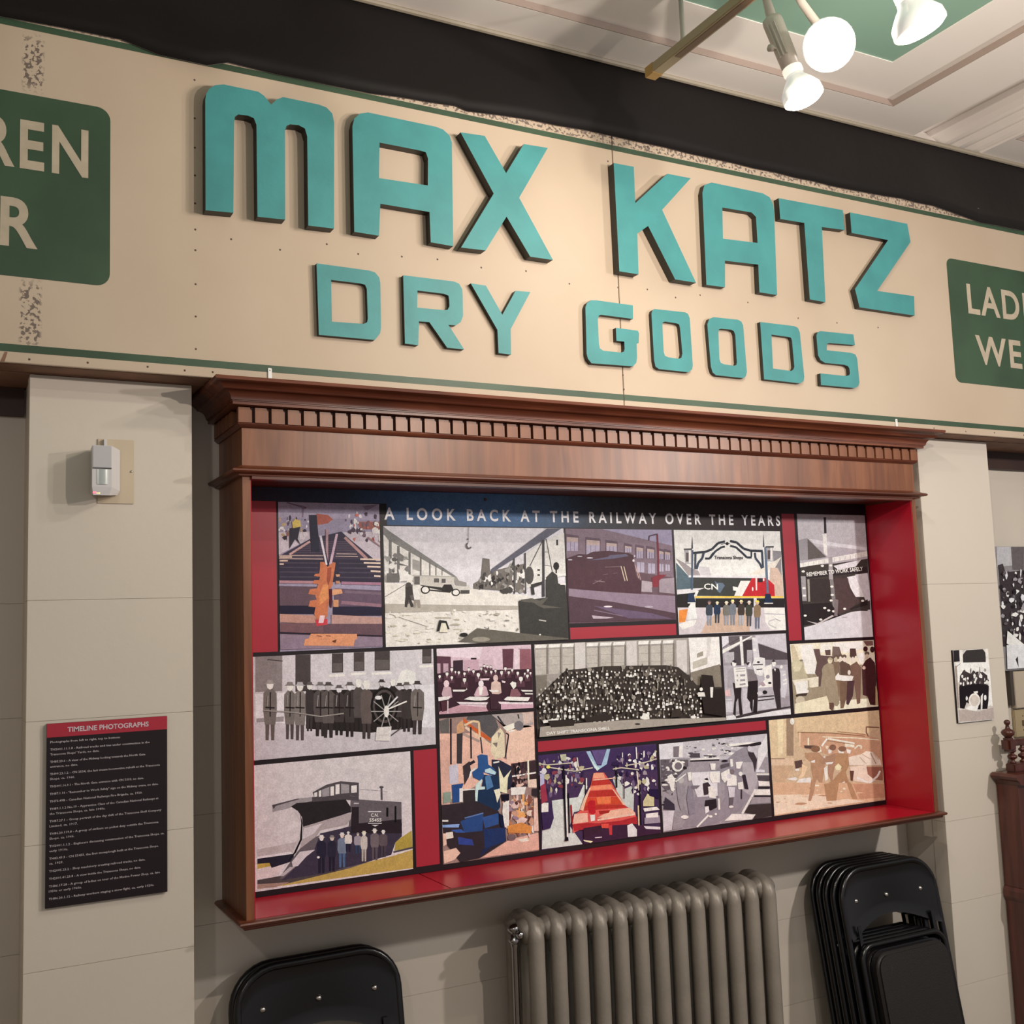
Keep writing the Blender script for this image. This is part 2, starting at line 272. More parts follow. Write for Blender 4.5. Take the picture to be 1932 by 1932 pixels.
for i, (a, b) in enumerate(((-2.0, .197), (3.648, 7.3))):
    structure('trim_%d' % (i+2), MB().box(a, b, Y0-.022, Y0-.0005, 2.3385, 2.4115), MAT['hdr'])
# coffered ceiling: soffit 3.54 m, shallow step, green field, deep channel on the right
ZC = 3.54
cl = MB()
def slab(x0, x1, y0, y1, z): cl.box(x0, x1, y0, y1, z, 3.9)
XL, XR, YB = -4.0, 7.5, -1.2
slab(XL, 3.229, 2.596, Y0+.2, ZC); slab(2.975, 3.229, YB, 2.596, ZC)
slab(3.606, XR, 2.596, Y0+.2, ZC); slab(3.606, 3.625, YB, 2.596, ZC)
slab(XL, 2.975, 2.402, 2.596, ZC+.023); slab(2.767, 2.975, YB, 2.402, ZC+.023)
slab(3.625, XR, 2.402, 2.596, ZC+.023); slab(3.625, 3.85, YB, 2.402, ZC+.023)
slab(3.229, 3.606, YB, Y0+.2, ZC+.1501)
structure('ceiling', cl, MAT['ceil'])
structure('ceiling_panel_left', MB().box(XL, 2.767, YB, 2.402, ZC+.026, 3.9), MAT['green_c'])
structure('ceiling_panel_right', MB().box(3.85, XR, YB, 2.402, ZC+.026, 3.9), MAT['green_c'])
# darker taupe step faces of the coffers
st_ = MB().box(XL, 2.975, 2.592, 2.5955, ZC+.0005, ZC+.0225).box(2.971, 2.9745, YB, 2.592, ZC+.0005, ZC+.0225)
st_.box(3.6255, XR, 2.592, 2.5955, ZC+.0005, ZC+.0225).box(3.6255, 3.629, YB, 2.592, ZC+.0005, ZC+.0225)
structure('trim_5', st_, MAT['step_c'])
# channel lining: plain band on the left, stepped moulding on the right and at the wall end
cz = ZC+.15
lv_ = [(.000, 0), (.000, .010), (.018, .018), (.022, .040), (.040, .048), (.044, .070), (.062, .080), (.066, .105), (.080, .125), (.080, .15)]
rt = fixn(MB().prism([(3.6050-d, ZC+h-.0006) for d, h in lv_]+[(3.6058, ZC+.1494), (3.6058, ZC-.0006)], YB, 2.92, 'y').build('trim_6', MAT['ceil'])); rt['kind'] = 'structure'
en = fixn(MB().prism([(2.800+d*0-0.0+.12*(h/.15), ZC+h) for d, h in lv_]+[(2.96, ZC+.15), (2.96, ZC)], 3.2295, 3.53, 'x').build('trim_7', MAT['ceil'])); en['kind'] = 'structure'
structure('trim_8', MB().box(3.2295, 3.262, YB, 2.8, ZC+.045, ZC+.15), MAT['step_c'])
structure('trim_9', MB().tube([(XL, YS-.018, ZC-.004), (XR, YS-.018, ZC-.004)], .009, 8), mat('bead_grey', (.30, .26, .20), rough=.5))

# ------------------------------------------------------------------ black cloth above the sign
DR = [(-4, 3.262), (.116, 3.266), (.259, 3.271), (.396, 3.271), (.487, 3.250), (.609, 3.250), (.664, 3.268), (.793, 3.264), (.912, 3.267), (1.067, 3.268), (1.331, 3.283), (1.366, 3.276), (1.581, 3.289), (1.87, 3.295), (2.183, 3.291), (2.643, 3.286), (2.894, 3.283), (3.163, 3.291), (3.332, 3.289), (3.447, 3.279), (3.595, 3.263), (3.852, 3.266), (7.4, 3.27)]
dv, df = [], []
xs = []
for (a, za), (b, zb) in zip(DR, DR[1:]):
    n = max(1, int((b-a)/.08))
    xs += [(a+(b-a)*k/n, za+(zb-za)*k/n) for k in range(n)]
xs.append(DR[-1]); NR = 7; rr = random.Random(5)
for i, (x, z) in enumerate(xs):
    fold = .006*math.sin(x*2.1)+.004*math.sin(x*5.3+1)+.003*math.sin(x*11)
    for j in range(NR):
        t = j/(NR-1); dv.append((x, YS-.006+fold*math.sin(t*math.pi)-.004*(1-t)*.5, z+.0015*math.sin(x*40)*(1-t)+(ZC-.002-z)*t))
nn = len(dv)
dv += [(x, y+.004, z) for x, y, z in dv]
for i in range(len(xs)-1):
    for j in range(NR-1):
        a = i*NR+j; df.append((a, a+NR, a+NR+1, a+1)); df.append((nn+a, nn+a+1, nn+a+NR+1, nn+a+NR))
    df.append((i*NR, nn+i*NR, nn+(i+1)*NR, (i+1)*NR))
tag(obj('black_drape', dv, df, MAT['black_cloth'], smooth=True), 'long black cloth strip hanging between the ceiling and the shop sign', 'drape')

# ------------------------------------------------------------------ shop sign
sign = empty('shop_sign', (1.88, YS+.08, 2.414), 'long cream store sign with raised turquoise letters and painted green panels', 'sign')
JX = [-2.0, 1.881, 4.9, 7.3]
for a, b in zip(JX, JX[1:]):
    MB().box(a+.0013, b-.0013, YS, YS+.012, 2.4145, 3.325, bev=.0012).build('sign_panel', MAT['cream'], sign)
MB().box(-3, 7.3, YS+.013, YS+.085, 2.4135, 2.44).build('bottom_batten', MAT['rust'], sign)
MB().box(-3, 7.3, YS+.013, YS+.085, 3.26, 3.32).build('top_batten', MAT['rust'], sign)
for z0, z1 in ((3.2495, 3.2665), (2.4400, 2.4585)):
    for a, b in zip(JX, JX[1:]): MB().box(a+.002, b-.002, YS-.0006, YS+.001, z0, z1).build('green_stripe', MAT['green'], sign)
def rounded(x0, x1, z0, z1, r, n=6):
    p = []
    for cx, cz, a0 in ((x1-r, z0+r, -90), (x1-r, z1-r, 0), (x0+r, z1-r, 90), (x0+r, z0+r, 180)):
        p += [(cx+r*math.cos(math.radians(a0+90*k/n)), cz+r*math.sin(math.radians(a0+90*k/n))) for k in range(n+1)]
    return p
gl = fixn(MB().prism(rounded(-.78, .370, 2.6235, 3.083, .032), YS-.0008, YS+.001).build('green_panel', MAT['green'], sign))
gr = fixn(MB().prism(rounded(3.388, 4.42, 2.612, 3.096, .028), YS-.0008, YS+.001).build('green_panel', MAT['green'], sign))
def sign_text(s, part, w_part, x, z, h, p, align):
    # the visible part of the word is fitted to its measured width; the rest continues out of view
    kw = dict(bold=.022, res=6, spacing=1.16)
    t1 = text_mesh('probe', part, MAT['crlet'], 0, 0, h, 0, width=1, **kw); cu_w = t1['natural']; bpy.data.objects.remove(t1)
    t2 = text_mesh('probe', s, MAT['crlet'], 0, 0, h, 0, width=1, **kw); tot = t2['natural']; bpy.data.objects.remove(t2)
    text_mesh('painted_lettering', s, MAT['crlet'], x, z, h, YS-.0016, p, align=align, width=w_part*tot/cu_w, **kw)
sign_text('CHILDREN', 'EN', .155, .3185, 2.893, .126, gl, 'R')
sign_text('WEAR', 'R', .082, .205, 2.696, .124, gl, 'R')
sign_text('LADIES', 'LADI', .345, 3.487, 2.888, .121, gr, 'L')
sign_text('WEAR', 'WE', .262, 3.513, 2.693, .116, gr, 'L')
NAMES = {'A2': 'A', 'O2': 'O', 'D2': 'D'}
for k, (d, loops) in LETTERS.items():
    b = bmesh.new(); yb, yf_ = YS-.0002, YS-d
    for y in (yf_,):
        es = []
        for lp in loops:
            vs = [b.verts.new((x/1000, y, z/1000)) for x, z in lp]
            es += [b.edges.new((vs[i], vs[(i+1) % len(vs)])) for i in range(len(vs))]
        r = bmesh.ops.triangle_fill(b, use_beauty=True, use_dissolve=False, edges=es)
    faces = b.faces[:]
    for f in faces:
        if f.normal.y > 0: f.normal_flip()
    ext = bmesh.ops.extrude_face_region(b, geom=faces, use_keep_orig=True)
    newv = [g for g in ext['geom'] if isinstance(g, bmesh.types.BMVert)]
    for v in newv: v.co.y = yb
    bmesh.ops.recalc_face_normals(b, faces=b.faces)
    for f in b.faces:
        f.material_index = 0 if (f.normal.y < -.9 and f.calc_center_median().y < yf_+.001) else 1
    bs = base(sign)
    for v in b.verts: v.co -= bs
    me = bpy.data.meshes.new('letter'); b.to_mesh(me); b.free()
    me.materials.append(MAT['teal']); me.materials.append(MAT['edge'])
    o = bpy.data.objects.new('letter', me); C.objects.link(o); o.parent = sign
    big = d > .02
    o['label'] = '%s raised turquoise letter %s with black edges' % ('large' if big else 'small', NAMES.get(k, k))
MB().prism([(.128, 2.4150), (.137, 2.4150), (.143, 2.4385), (.137, 2.4385)], YS-.0006, YS-.0001, 'y').build('joint_crack', MAT['rust'], sign)
# nail heads of the sheet metal
nl = MB(); rr = random.Random(3)
pts = [(.578, z) for z in (3.205, 3.10, 3.02, 2.945, 2.87, 2.80, 2.745, 2.655, 2.57, 2.485)]+[(1.862+rr.uniform(-.012, .04), z) for z in (3.21, 2.80, 2.73, 2.52, 2.475)]
pts += [(x, 3.284+rr.uniform(-.004, .004)) for x in (1.5, 1.84, 2.02, 2.26, 2.5, 2.72, 2.95, 3.15, 3.3)]
pts += [(x, 2.427+rr.uniform(-.003, .003)) for x in (-.2, .19, .32, .46, .55, .62, 3.25, 3.42, 3.58, 3.75)]
pts += [(x, 2.795+rr.uniform(-.02, .02)) for x in (.67, .8, .93, 1.02, 1.15, 1.26, 1.4, 1.55, 1.7, 1.99, 2.1, 2.2, 2.4, 2.62, 2.8, 3.0)]
for x, z in pts: nl.lathe([(0, .0032), (.0008, .0022)], (x, YS+.0002, z), (0, -1, 0), 7)
tag(nl.build('nail_hole', MAT['nail'], sign), kind='stuff')

# ------------------------------------------------------------------ shadow-box case
XLo, XLi, XRi, XRo = .699, .722, 3.126, 3.148
ZB, ZT = 1.054, 2.158
case = empty('display_case', (1.92, Y0-.01, 1.03), 'shallow walnut wall case with dentil cornice and red-lined inside', 'display case')
YB_ = Y0-.002
MB().box(XLo, XLi-.003, YF, YB_, ZB-.004, 2.40).build('side_panel', MAT['wood'], case)
MB().box(XRi+.003, XRo, YF, YB_, ZB-.004, 2.40).build('side_panel', MAT['wood'], case)
MB().box(XLi-.003, XLi, YF+.002, YP+.014, ZB, ZT+.006).build('red_lining', MAT['redliner'], case)
MB().box(XRi, XRi+.003, YF+.002, YP+.014, ZB, ZT+.006).build('red_lining', MAT['redliner'], case)
MB().box(XLi, 1.2530, YF+.002, YP+.014, ZB-.006, ZB).build('red_lining', MAT['redliner'], case)
MB().box(1.2575, XRi, YF+.002, YP+.014, ZB-.006, ZB-.0004).build('red_lining', MAT['redliner'], case)
MB().box(XLo, XRo, YF-.001, YB_, 1.036, ZB-.006).build('bottom_board', MAT['wood_h'], case)
MB().box(XLi-.003, XRi+.003, YP+.014, YB_, ZB, 2.40).build('back_panel', MAT['boardblack'], case)
MB().box(XLi, XRi, YF+.02, YP+.014, 2.170, 2.182).build('soffit_board', MAT['wood_h'], case)
MB().box(XLo-.0006, XRo+.0006, YF-.0006, YF+.02, 2.166, 2.345).build('frieze_board', MAT['wood'], case)
MB().box(XLo-.07, XRo+.07, YF-.07, YB_, 2.398, 2.4085).build('top_board', MAT['wood_h'], case)
def sweep(name, prof, m, closed=True):
    # profile (outward offset, z) carried round left return, front and right return with mitred corners
    v = []; f = []; n = len(prof)
    for d, z in prof:
        v += [(XLo-d, YB_, z), (XLo-d, YF-d, z), (XRo+d, YF-d, z), (XRo+d, YB_, z)]
    for i in range(n if closed else n-1):
        j = (i+1) % n
        for k in range(3): f.append((i*4+k, i*4+k+1, j*4+k+1, j*4+k))
    if closed:
        f.append(tuple(i*4 for i in range(n))); f.append(tuple(i*4+3 for i in range(n-1, -1, -1)))
    return shade_auto(fixn(obj(name, v, f, m, case)), 30)
cove = [(.085-.029*math.sin(t)-.0*t, 2.3995-.016*(1-math.cos(t))) for t in [0]]
prof = [(-.0, 2.4085), (.085, 2.4085), (.0865, 2.4060), (.085, 2.4000), (.0835, 2.3985), (.074, 2.3955), (.066, 2.3900), (.0615, 2.3862), (.0625, 2.3850), (.0615, 2.3838)]
for k in range(9):
    t = k/8*math.pi/2; prof.append((.0585-.0225*math.sin(t), 2.3815-.0225*(1-math.cos(t))))
prof += [(.033, 2.3585), (.033, 2.3560), (.030, 2.3555), (.0305, 2.3480), (.014, 2.3470), (.0, 2.3460)]
sweep('cornice', prof, MAT['wood_h'])
sweep('dentil_rail', [(0, 2.3040), (.0125, 2.3040), (.0135, 2.3015), (.0125, 2.2995), (.006, 2.2940), (.004, 2.2925), (0, 2.2925)], MAT['wood_h'])
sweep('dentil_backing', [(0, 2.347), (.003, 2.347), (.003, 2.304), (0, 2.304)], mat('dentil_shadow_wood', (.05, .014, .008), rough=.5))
sweep('lower_rail', [(0, 2.1935), (.006, 2.1930), (.012, 2.1895), (.018, 2.186), (.028, 2.183), (.0315, 2.180), (.0315, 2.1765), (.028, 2.1735), (.016, 2.1715), (.012, 2.1690), (.0115, 2.1660), (.003, 2.1645), (.0, 2.1645)], MAT['wood_h'])
MB().box(XLi, XRi, YF-.008, YF+.02, 2.158, 2.166).build('opening_bead', MAT['wood_h'], case)
sweep('bottom_ledge', [(0, 1.0535), (.014, 1.0535), (.019, 1.051), (.021, 1.0475), (.019, 1.0425), (.010, 1.0400), (.0095, 1.0345), (.006, 1.0315), (0, 1.0310)], MAT['wood_h'])
ND = 57; P_ = (XRo-XLo+.0125*2-.0350)/(ND-1)
dme = None
def dentil_mesh():
    b = MB()
    b.prism([(0, 2.3440), (0, 2.3045), (.0350, 2.3045), (.0350, 2.3370), (.0315, 2.3375), (.0300, 2.3440)], -.0150, .002, 'y')
    return b
for k in range(ND):
    x = XLo-.0125+k*P_
    if dme is None:
        o = fixn(dentil_mesh().build('dentil', MAT['wood'], case, local=True)); dme = o.data
    else:
        o = bpy.data.objects.new('dentil', dme); C.objects.link(o); o.parent = case
    o.location = Vector((x, YF, 0))-Vector((base(case).x, base(case).y, base(case).z))
for side, xx in ((0, XLo), (1, XRo)):                       # dentils on the two returns
    for k in range(5):
        o = bpy.data.objects.new('dentil', dme); C.objects.link(o); o.parent = case
        o.rotation_euler = (0, 0, -math.pi/2 if side == 0 else math.pi/2)
        y = YF+.034+P_*(k+(1 if side == 0 else 0))
        o.location = Vector((xx, y, 0))-base(case)
for x in (.7675, 3.0555):                                    # small white hanging clips above the cornice
    c = MB().box(x-.0055, x+.0055, YS-.0035, YS-.001, 2.4095, 2.4505, bev=.0012).build('hanging_clip', MAT['clip'], case)
    c['label'] = 'white metal hanging clip'
    MB().lathe([(0, .0016), (.0005, .0014)], (x, YS-.0035, 2.4440), (0, -1, 0), 8).build('screw_hole', MAT['nail'], c)

# ------------------------------------------------------------------ drawings printed on the photographs
PICS = {}
class Pic:
    def __init__(s,name,frame,bg,label):
        s.f=frame; s.bg=bg; s.it=[]; s.label=label; s.txt=[]; PICS[name]=s; s.rnd=random.Random(name)
    def P(s,c,*a): s.it.append((c,[(a[i],a[i+1]) for i in range(0,len(a),2)]))
    def R(s,c,x0,y0,x1,y1,k=0.0): # rect sheared with slope k along x
        d=(x1-x0)*k; s.P(c,x0,y0,x1,y0+d,x1,y1+d,x0,y1)
    def L(s,c,w,*a):
        p=[(a[i],a[i+1]) for i in range(0,len(a),2)]
        for (x0,y0),(x1,y1) in zip(p,p[1:]):
            l=math.hypot(x1-x0,y1-y0) or 1; nx,ny=-(y1-y0)/l*w/2,(x1-x0)/l*w/2
            s.it.append((c,[(x0+nx,y0+ny),(x1+nx,y1+ny),(x1-nx,y1-ny),(x0-nx,y0-ny)]))
    def E(s,c,cx,cy,rx,ry,n=10):
        s.it.append((c,[(cx+rx*math.cos(2*math.pi*i/n),cy+ry*math.sin(2*math.pi*i/n)) for i in range(n)]))
    def man(s,x,yt,yb,w,body,head,legs=None,hat=None,coat=.6):
        h=yb-yt; hr=h*.065; legs=legs or body
        yw=yt+h*coat
        if coat<.95:
            s.P(legs,x-w*.36,yw-5,x-w*.04,yw-5,x-w*.1,yb,x-w*.34,yb)
            s.P(legs,x+w*.04,yw-5,x+w*.36,yw-5,x+w*.32,yb,x+w*.08,yb)
        s.P(body,x-w*.2,yt+h*.15,x+w*.2,yt+h*.15,x+w*.5,yt+h*.22,x+w*.52,yt+h*.5,x+w*.4,yw,x-w*.4,yw,x-w*.52,yt+h*.5,x-w*.5,yt+h*.22)
        s.E(head,x,yt+h*.08,hr*.9,hr*1.25,8)
        if hat: s.P(hat,x-hr*1.5,yt+h*.065,x-hr*.8,yt+h*.04,x-hr*.7,yt,x+hr*.7,yt,x+hr*.8,yt+h*.04,x+hr*1.5,yt+h*.065)
    def dots(s,poly,n,cols,r0,r1,asp=1.25,k=6):
        xs=[p[0] for p in poly]; ys=[p[1] for p in poly]; c=0
        while c<n:
            x=s.rnd.uniform(min(xs),max(xs)); y=s.rnd.uniform(min(ys),max(ys))
            ins=False
            for i in range(len(poly)):
                (xa,ya),(xb,yb)=poly[i],poly[i-1]
                if (ya>y)!=(yb>y) and x<(xb-xa)*(y-ya)/(yb-ya)+xa: ins=not ins
            if not ins: continue
            r=s.rnd.uniform(r0,r1); a=s.rnd.uniform(0,6); e=s.rnd.uniform(.35,1.5)
            s.it.append((s.rnd.choice(cols),[(x+e*r*math.cos(a+2*math.pi*i/k)*s.rnd.uniform(.55,1.3),y+asp/e**.5*r*math.sin(a+2*math.pi*i/k)*s.rnd.uniform(.55,1.3)) for i in range(k)]))
            c+=1
    def text(s,t,c,x,y,x2,y2,h): s.txt.append((t,c,x,y,x2,y2,h))

# 1 rails
p=Pic('p1',(510,930,.15526),'#8d7f92','colour photograph of rails and ties with workers behind')
p.P('#97889a',95,100,1325,125,1330,330,95,300)
p.P('#6f5a6c',200,110,440,170,430,195,200,125); p.P('#7a6678',380,160,410,160,400,300,380,300)
p.P('#7a6678',1120,160,1325,130,1180,210,1150,200)
p.P('#9a5348',560,250,700,270,760,320,700,370,580,390,540,340); p.P('#8c5650',1040,350,1330,350,1335,450,1100,440)
p.P('#b6a5ad',95,480,480,470,480,560,100,750)
p.P('#b8a6ae',880,480,1340,470,1340,860,1150,800)
p.dots([(95,290),(480,330),(480,560),(95,560)],34,['#3a2f3a','#c9b8bd','#a98c6a','#57434a','#8a5a4e','#e0d4d6'],10,34)
p.dots([(900,240),(1330,260),(1335,600),(960,560)],46,['#4a3a46','#c9b8bd','#b5655a','#8c4a44','#e0d4d6','#6a5560'],10,32)
p.P('#3a3342',120,760,480,560,860,470,960,560,1335,870,1345,1090,100,1050)
p.P('#332c3a',100,800,1340,830,1345,1100,100,1060)
for y in range(590,800,22): p.L('#5c4a55' if y%44 else '#8a7078',7,500-(y-590)*1.6,y,960+(y-590)*1.1,y+4)
for y in (850,905,960,1020): p.L('#453c48',16,110,y,580,y+4); p.L('#453c48',16,830,y+6,1340,y+12)
p.L('#b28a88',26,230,750,480,590); p.L('#a77d7c',34,900,540,1170,800); p.L('#8d6a6c',20,1180,540,1335,650)
for y,a,b in((760,100,640),(800,100,640),(740,800,1050),(770,790,1060)): p.L('#b89a92',9,a,y,b,y+4)
for i,(y,x) in enumerate(((780,110),(825,110),(865,110),(915,110))): p.L('#c9a898',18,x,y,260-i*50,y)
for i,y in enumerate((805,850,895,950,1008)): p.L('#cdb0a2',20,1090+i*42,y,1335,y+6)
p.L('#9a7077',34,105,1080,600,1088); p.L('#93687a',34,860,1095,1342,1105)
p.P('#59454e',100,1130,560,1140,560,1390,100,1370); p.P('#5c4857',780,1160,1345,1185,1350,1400,780,1380)
p.R('#272230',105,1370,560,1470); p.R('#2a2534',760,1380,1350,1490)
p.L('#83606c',40,860,1330,1345,1370); p.L('#6d5864',30,900,1200,1345,1225)
p.P('#a87b70',110,1470,560,1490,545,1590,110,1570); p.P('#a8807a',740,1480,1350,1510,1355,1610,740,1600)
p.R('#6a4b50',110,1580,640,1700); p.R('#5d454c',640,1590,1355,1730); p.P('#2b222b',110,1690,1355,1730,1355,1750,110,1715)
p.P('#7f6a78',115,1715,1360,1750,1362,1865,118,1905)
p.P('#35303a',230,430,360,410,330,560,370,640,300,560,230,680); p.E('#c0a060',310,370,40,50); p.P('#c2a45c',260,350,360,330,370,410,270,430)
p.P('#2e2b38',470,270,560,270,575,450,600,720,500,720,480,450)
p.P('#c8b8c4',590,520,620,520,690,870,670,880); p.P('#a07a80',670,440,700,440,700,840,670,700); p.P('#b896a4',790,500,820,500,740,880,710,870)
p.P('#b06548',600,840,650,840,690,900,760,840,790,850,780,920,760,1040,750,1130,720,1170,720,1230,700,1380,690,1500,640,1560,560,1540,530,1470,545,1390,460,1380,480,1310,560,1300,540,1240,455,1230,480,1170,560,1160,580,1110,510,1100,530,1060,590,1060,600,1020,525,1010,540,985,590,980,600,920)
p.P('#c07a50',640,1120,700,1100,700,1280,600,1360,590,1250); p.P('#8b4638',690,920,740,900,730,1040,700,1130,680,1060)
p.P('#c58a68',745,1190,770,1170,860,1170,875,1220,800,1235,740,1250); p.R('#b9805f',760,1300,825,1385); p.P('#b98466',790,990,840,990,840,1015,800,1020); p.P('#a8735c',790,1070,840,1070,840,1100,790,1105)
p.P('#4b1f2c',705,1170,745,1165,750,1290,740,1400,720,1380); p.P('#b03a42',540,1540,690,1530,690,1600,560,1620); p.P('#dcaeb4',600,1490,660,1490,640,1580,580,1580)
p.P('#c38060',490,1710,1050,1715,1050,1770,1020,1790,1010,1860,400,1855,420,1775,460,1770); p.P('#5a3022',745,1800,800,1780,790,1820,760,1815); p.L('#8d5240',12,560,1735,620,1745); p.L('#8d5240',12,670,1735,730,1740)

# 2 midway
p=Pic('p2',(715,940,.19151),'#c5b9bd','sepia photograph of a crane yard with a hook and truck')
p.P('#cdc0ba',50,830,920,890,1450,960,1870,1080,1870,1420,65,1465)
p.P('#8d8480',40,290,110,340,760,770,800,830,55,830)
p.P('#c9bdb8',40,360,400,560,720,770,420,760,60,760)
p.P('#77706f',40,275,110,330,760,770,730,775,90,410,40,350)
for x,h in((110,440),(190,500),(300,560),(410,610),(500,650),(560,690),(620,720)): p.L('#6c6564',max(6,34-x*.04),x,h-30,x,760)
p.P('#6b6363',190,530,300,610,200,590); p.P('#5b5454',200,640,300,670,200,660); p.P('#8f8683',330,600,400,620,400,720,330,700)
p.dots([(60,520),(330,600),(330,820),(60,820)],30,['#8f8784','#5d5656','#cfc5c1','#746c6b','#e0d6d2'],9,30)
p.R('#645c5b',75,740,200,830); p.P('#e2d8d5',190,700,340,770,330,810,210,820)
p.P('#b5a9a2',340,765,740,775,740,880,600,890,400,850,340,860); p.R('#5f5755',345,770,400,850); p.R('#57504f',540,790,590,830); p.R('#57504f',615,795,655,835)
p.P('#35312f',400,855,620,880,640,850,710,850,730,900,700,930,620,910,440,870); p.E('#d5cac4',455,900,42,36,12); p.E('#d8cec8',755,925,38,32,12); p.P('#b9aea8',700,870,850,840,900,880,890,935,800,930)
p.R('#4b4544',800,905,890,940)
p.P('#8a807c',740,800,860,830,860,870,750,860)
p.L('#5c5452',5,60,970,260,850); p.E('#cdbfb6',300,830,32,25); p.P('#5a5150',260,850,330,850,330,940,350,1010,300,1000,290,1060,262,1060); p.P('#c3b6ae',330,890,410,900,415,1060,380,1090,350,1000)
p.P('#4e4745',145,1070,200,1055,200,1110,150,1120); p.R('#c6bab0',190,1065,270,1110); p.E('#57504c',340,1095,55,30); p.P('#a2958d',60,1040,1380,1060,1380,1095,60,1130)
p.L('#8f837c',6,100,1140,520,1280)
p.E('#4a423f',290,850,26,22); p.P('#3f3836',262,875,320,868,335,950,300,960,345,1070,310,1075,290,1000,275,1075,250,1070,262,960); p.P('#dccfc6',330,895,375,885,405,950,400,1000,345,1000); p.P('#8a7c74',345,1000,400,1000,412,1080,380,1085,370,1030,355,1080,335,1080); p.E('#2f2a29',455,902,46,40,14); p.E('#d5cac4',455,902,34,29,12); p.E('#2f2a29',755,928,42,36,14); p.E('#d8cec8',755,928,31,26,12); p.L('#2f2a29',12,500,905,700,925); p.P('#332d2c',640,862,710,850,735,905,660,915)
p.dots([(60,1110),(900,1100),(900,1400),(70,1450)],60,['#b8ab9c','#d9cdc2','#a4978a','#cbbfb2'],12,50,.25)
p.P('#6a605c',930,840,1000,800,1020,590,1085,600,1090,720,1450,640,1440,930,1080,900,930,890)
p.dots([(940,780),(1090,700),(1430,650),(1430,930),(1080,900),(930,885)],70,['#453f3e','#8a817d','#c3b8b3','#5a5250','#352f2f','#d8cdc8'],8,30)
p.P('#c3b8b4',1430,560,1600,430,1830,340,1840,760,1640,800,1430,900)
p.P('#5a5560',1100,700,1650,300,1790,300,1620,410,1430,530,1100,740)
for x,y in((1325,590),(1435,540)): p.L('#4b4548',14,x,y,x+5,940)
p.L('#3f3a3d',26,1612,410,1615,970); p.L('#4b4548',9,1600,430,1480,670); p.L('#4b4548',9,1640,400,1700,720); p.L('#5d5658',6,1620,530,1660,530); p.L('#5d5658',6,1625,660,1690,670)
p.E('#4c4544',1475,760,45,90); p.P('#3a3433',1490,850,1600,820,1600,850,1520,880,1530,950,1500,950); p.R('#2b2727',1740,410,1758,465); p.R('#2b2727',1555,700,1580,715);p.R('#2b2727',1555,750,1580,765)
p.P('#3b3735',1640,780,1700,720,1750,760,1760,840,1830,860,1870,1080,1870,1415,1390,1340,1370,1010,1640,980); p.E('#2c2828',1740,670,30,40); p.L('#2c2828',14,1740,690,1740,740); p.R('#d0c5c1',1760,740,1835,765); p.R('#d0c5c1',1780,840,1835,855)
p.P('#57504b',1390,1000,1500,985,1580,1010,1640,975,1660,980,1600,1050,1800,1080,1620,1085,1560,1060,1520,1030,1400,1020); p.L('#a79e99',12,1570,1200,1640,1210); p.E('#cfc5c0',1580,1345,10,8)
p.L('#6a615d',4,878,285,876,440); 
p.L('#5e5654',12,872,395,870,412); p.L('#57504f',13,868,440,856,465,868,492,890,496,903,480)
p.P('#2d2a2a',590,1200,660,1210,690,1290,660,1290,640,1230,610,1230,585,1310,565,1310); p.P('#cdbfb0',610,1230,650,1230,680,1320,590,1320)
p.P('#5f564f',800,1400,960,1280,1400,1330,1870,1380,1870,1415,1000,1425,770,1410); p.E('#2c2827',830,1345,40,20); p.E('#8b7f75',1000,1390,90,25)
p.dots([(950,1100),(1370,1100),(1370,1330),(980,1280)],24,['#9c9088','#d9cec8','#7a6f68','#e4dad4'],8,34,.4)

# 3 steam loco dusk
p=Pic('p3',(1060,950,.13973),'#5c454c','dusk photograph of a dark steam locomotive beside a factory')
p.P('#8d8096',540,345,1490,355,1490,570,1100,490); p.P('#75606a',45,340,540,345,1490,570,1510,1000,60,780)
k=0
for x,y,w,h in((65,450,155,190),(330,490,180,200),(600,530,140,130),(850,570,90,90),(1005,590,90,150),(1150,610,95,130),(1310,640,60,110),(1390,650,70,110)):
    p.P('#594650',x-15,y-40,x+w+10,y-15,x+w+10,y+h,x-15,y+h); p.P('#9a8a9c',x,y,x+w,y+14,x+w,y+h,x,y+h); 
    p.L('#6b5966',6,x+w*.33,y+5,x+w*.33,y+h); p.L('#6b5966',6,x+w*.66,y+8,x+w*.66,y+h); p.P('#a58c88',x,y,x+w,y+14,x+w,y+h*.38,x,y+h*.35)
for x,y,w,h in((1010,790,100,140),(1160,805,95,140),(1310,810,60,110),(1395,820,60,90)): p.P('#9c8e9e',x,y,x+w,y+8,x+w,y+h,x,y+h); p.L('#6b5966',6,x+w*.5,y,x+w*.5,y+h)
p.P('#4a3238',55,740,230,680,330,690,420,650,640,640,900,670,960,700,1000,980,1070,1060,1070,1240,85,1140,60,900)
p.P('#5d5468',620,720,640,700,860,680,900,710,700,745,350,770); p.E('#c9bcc0',965,770,16,18); p.E('#bfb2bb',980,710,10,14); p.E('#a69aa6',240,715,35,8); p.E('#b8aab4',375,735,45,9); p.E('#b8aab4',110,760,30,9)
p.L('#b7a08c',12,795,845,850,1045); p.L('#b7a08c',12,835,850,882,1045); p.L('#b08c88',9,985,830,1035,1010); p.L('#b08c88',9,1010,850,1060,1030)
p.L('#7d6468',5,580,860,780,850); p.L('#7f6a6e',7,440,1045,580,1060); p.L('#7f6a6e',6,415,1085,530,1030); p.L('#735c62',5,545,965,620,950); p.L('#735c62',5,690,945,750,935)
p.P('#9b8890',1075,1040,1220,1060,1220,1200,1070,1190); p.P('#8c7a82',1310,1020,1515,1000,1520,1220,1310,1200)
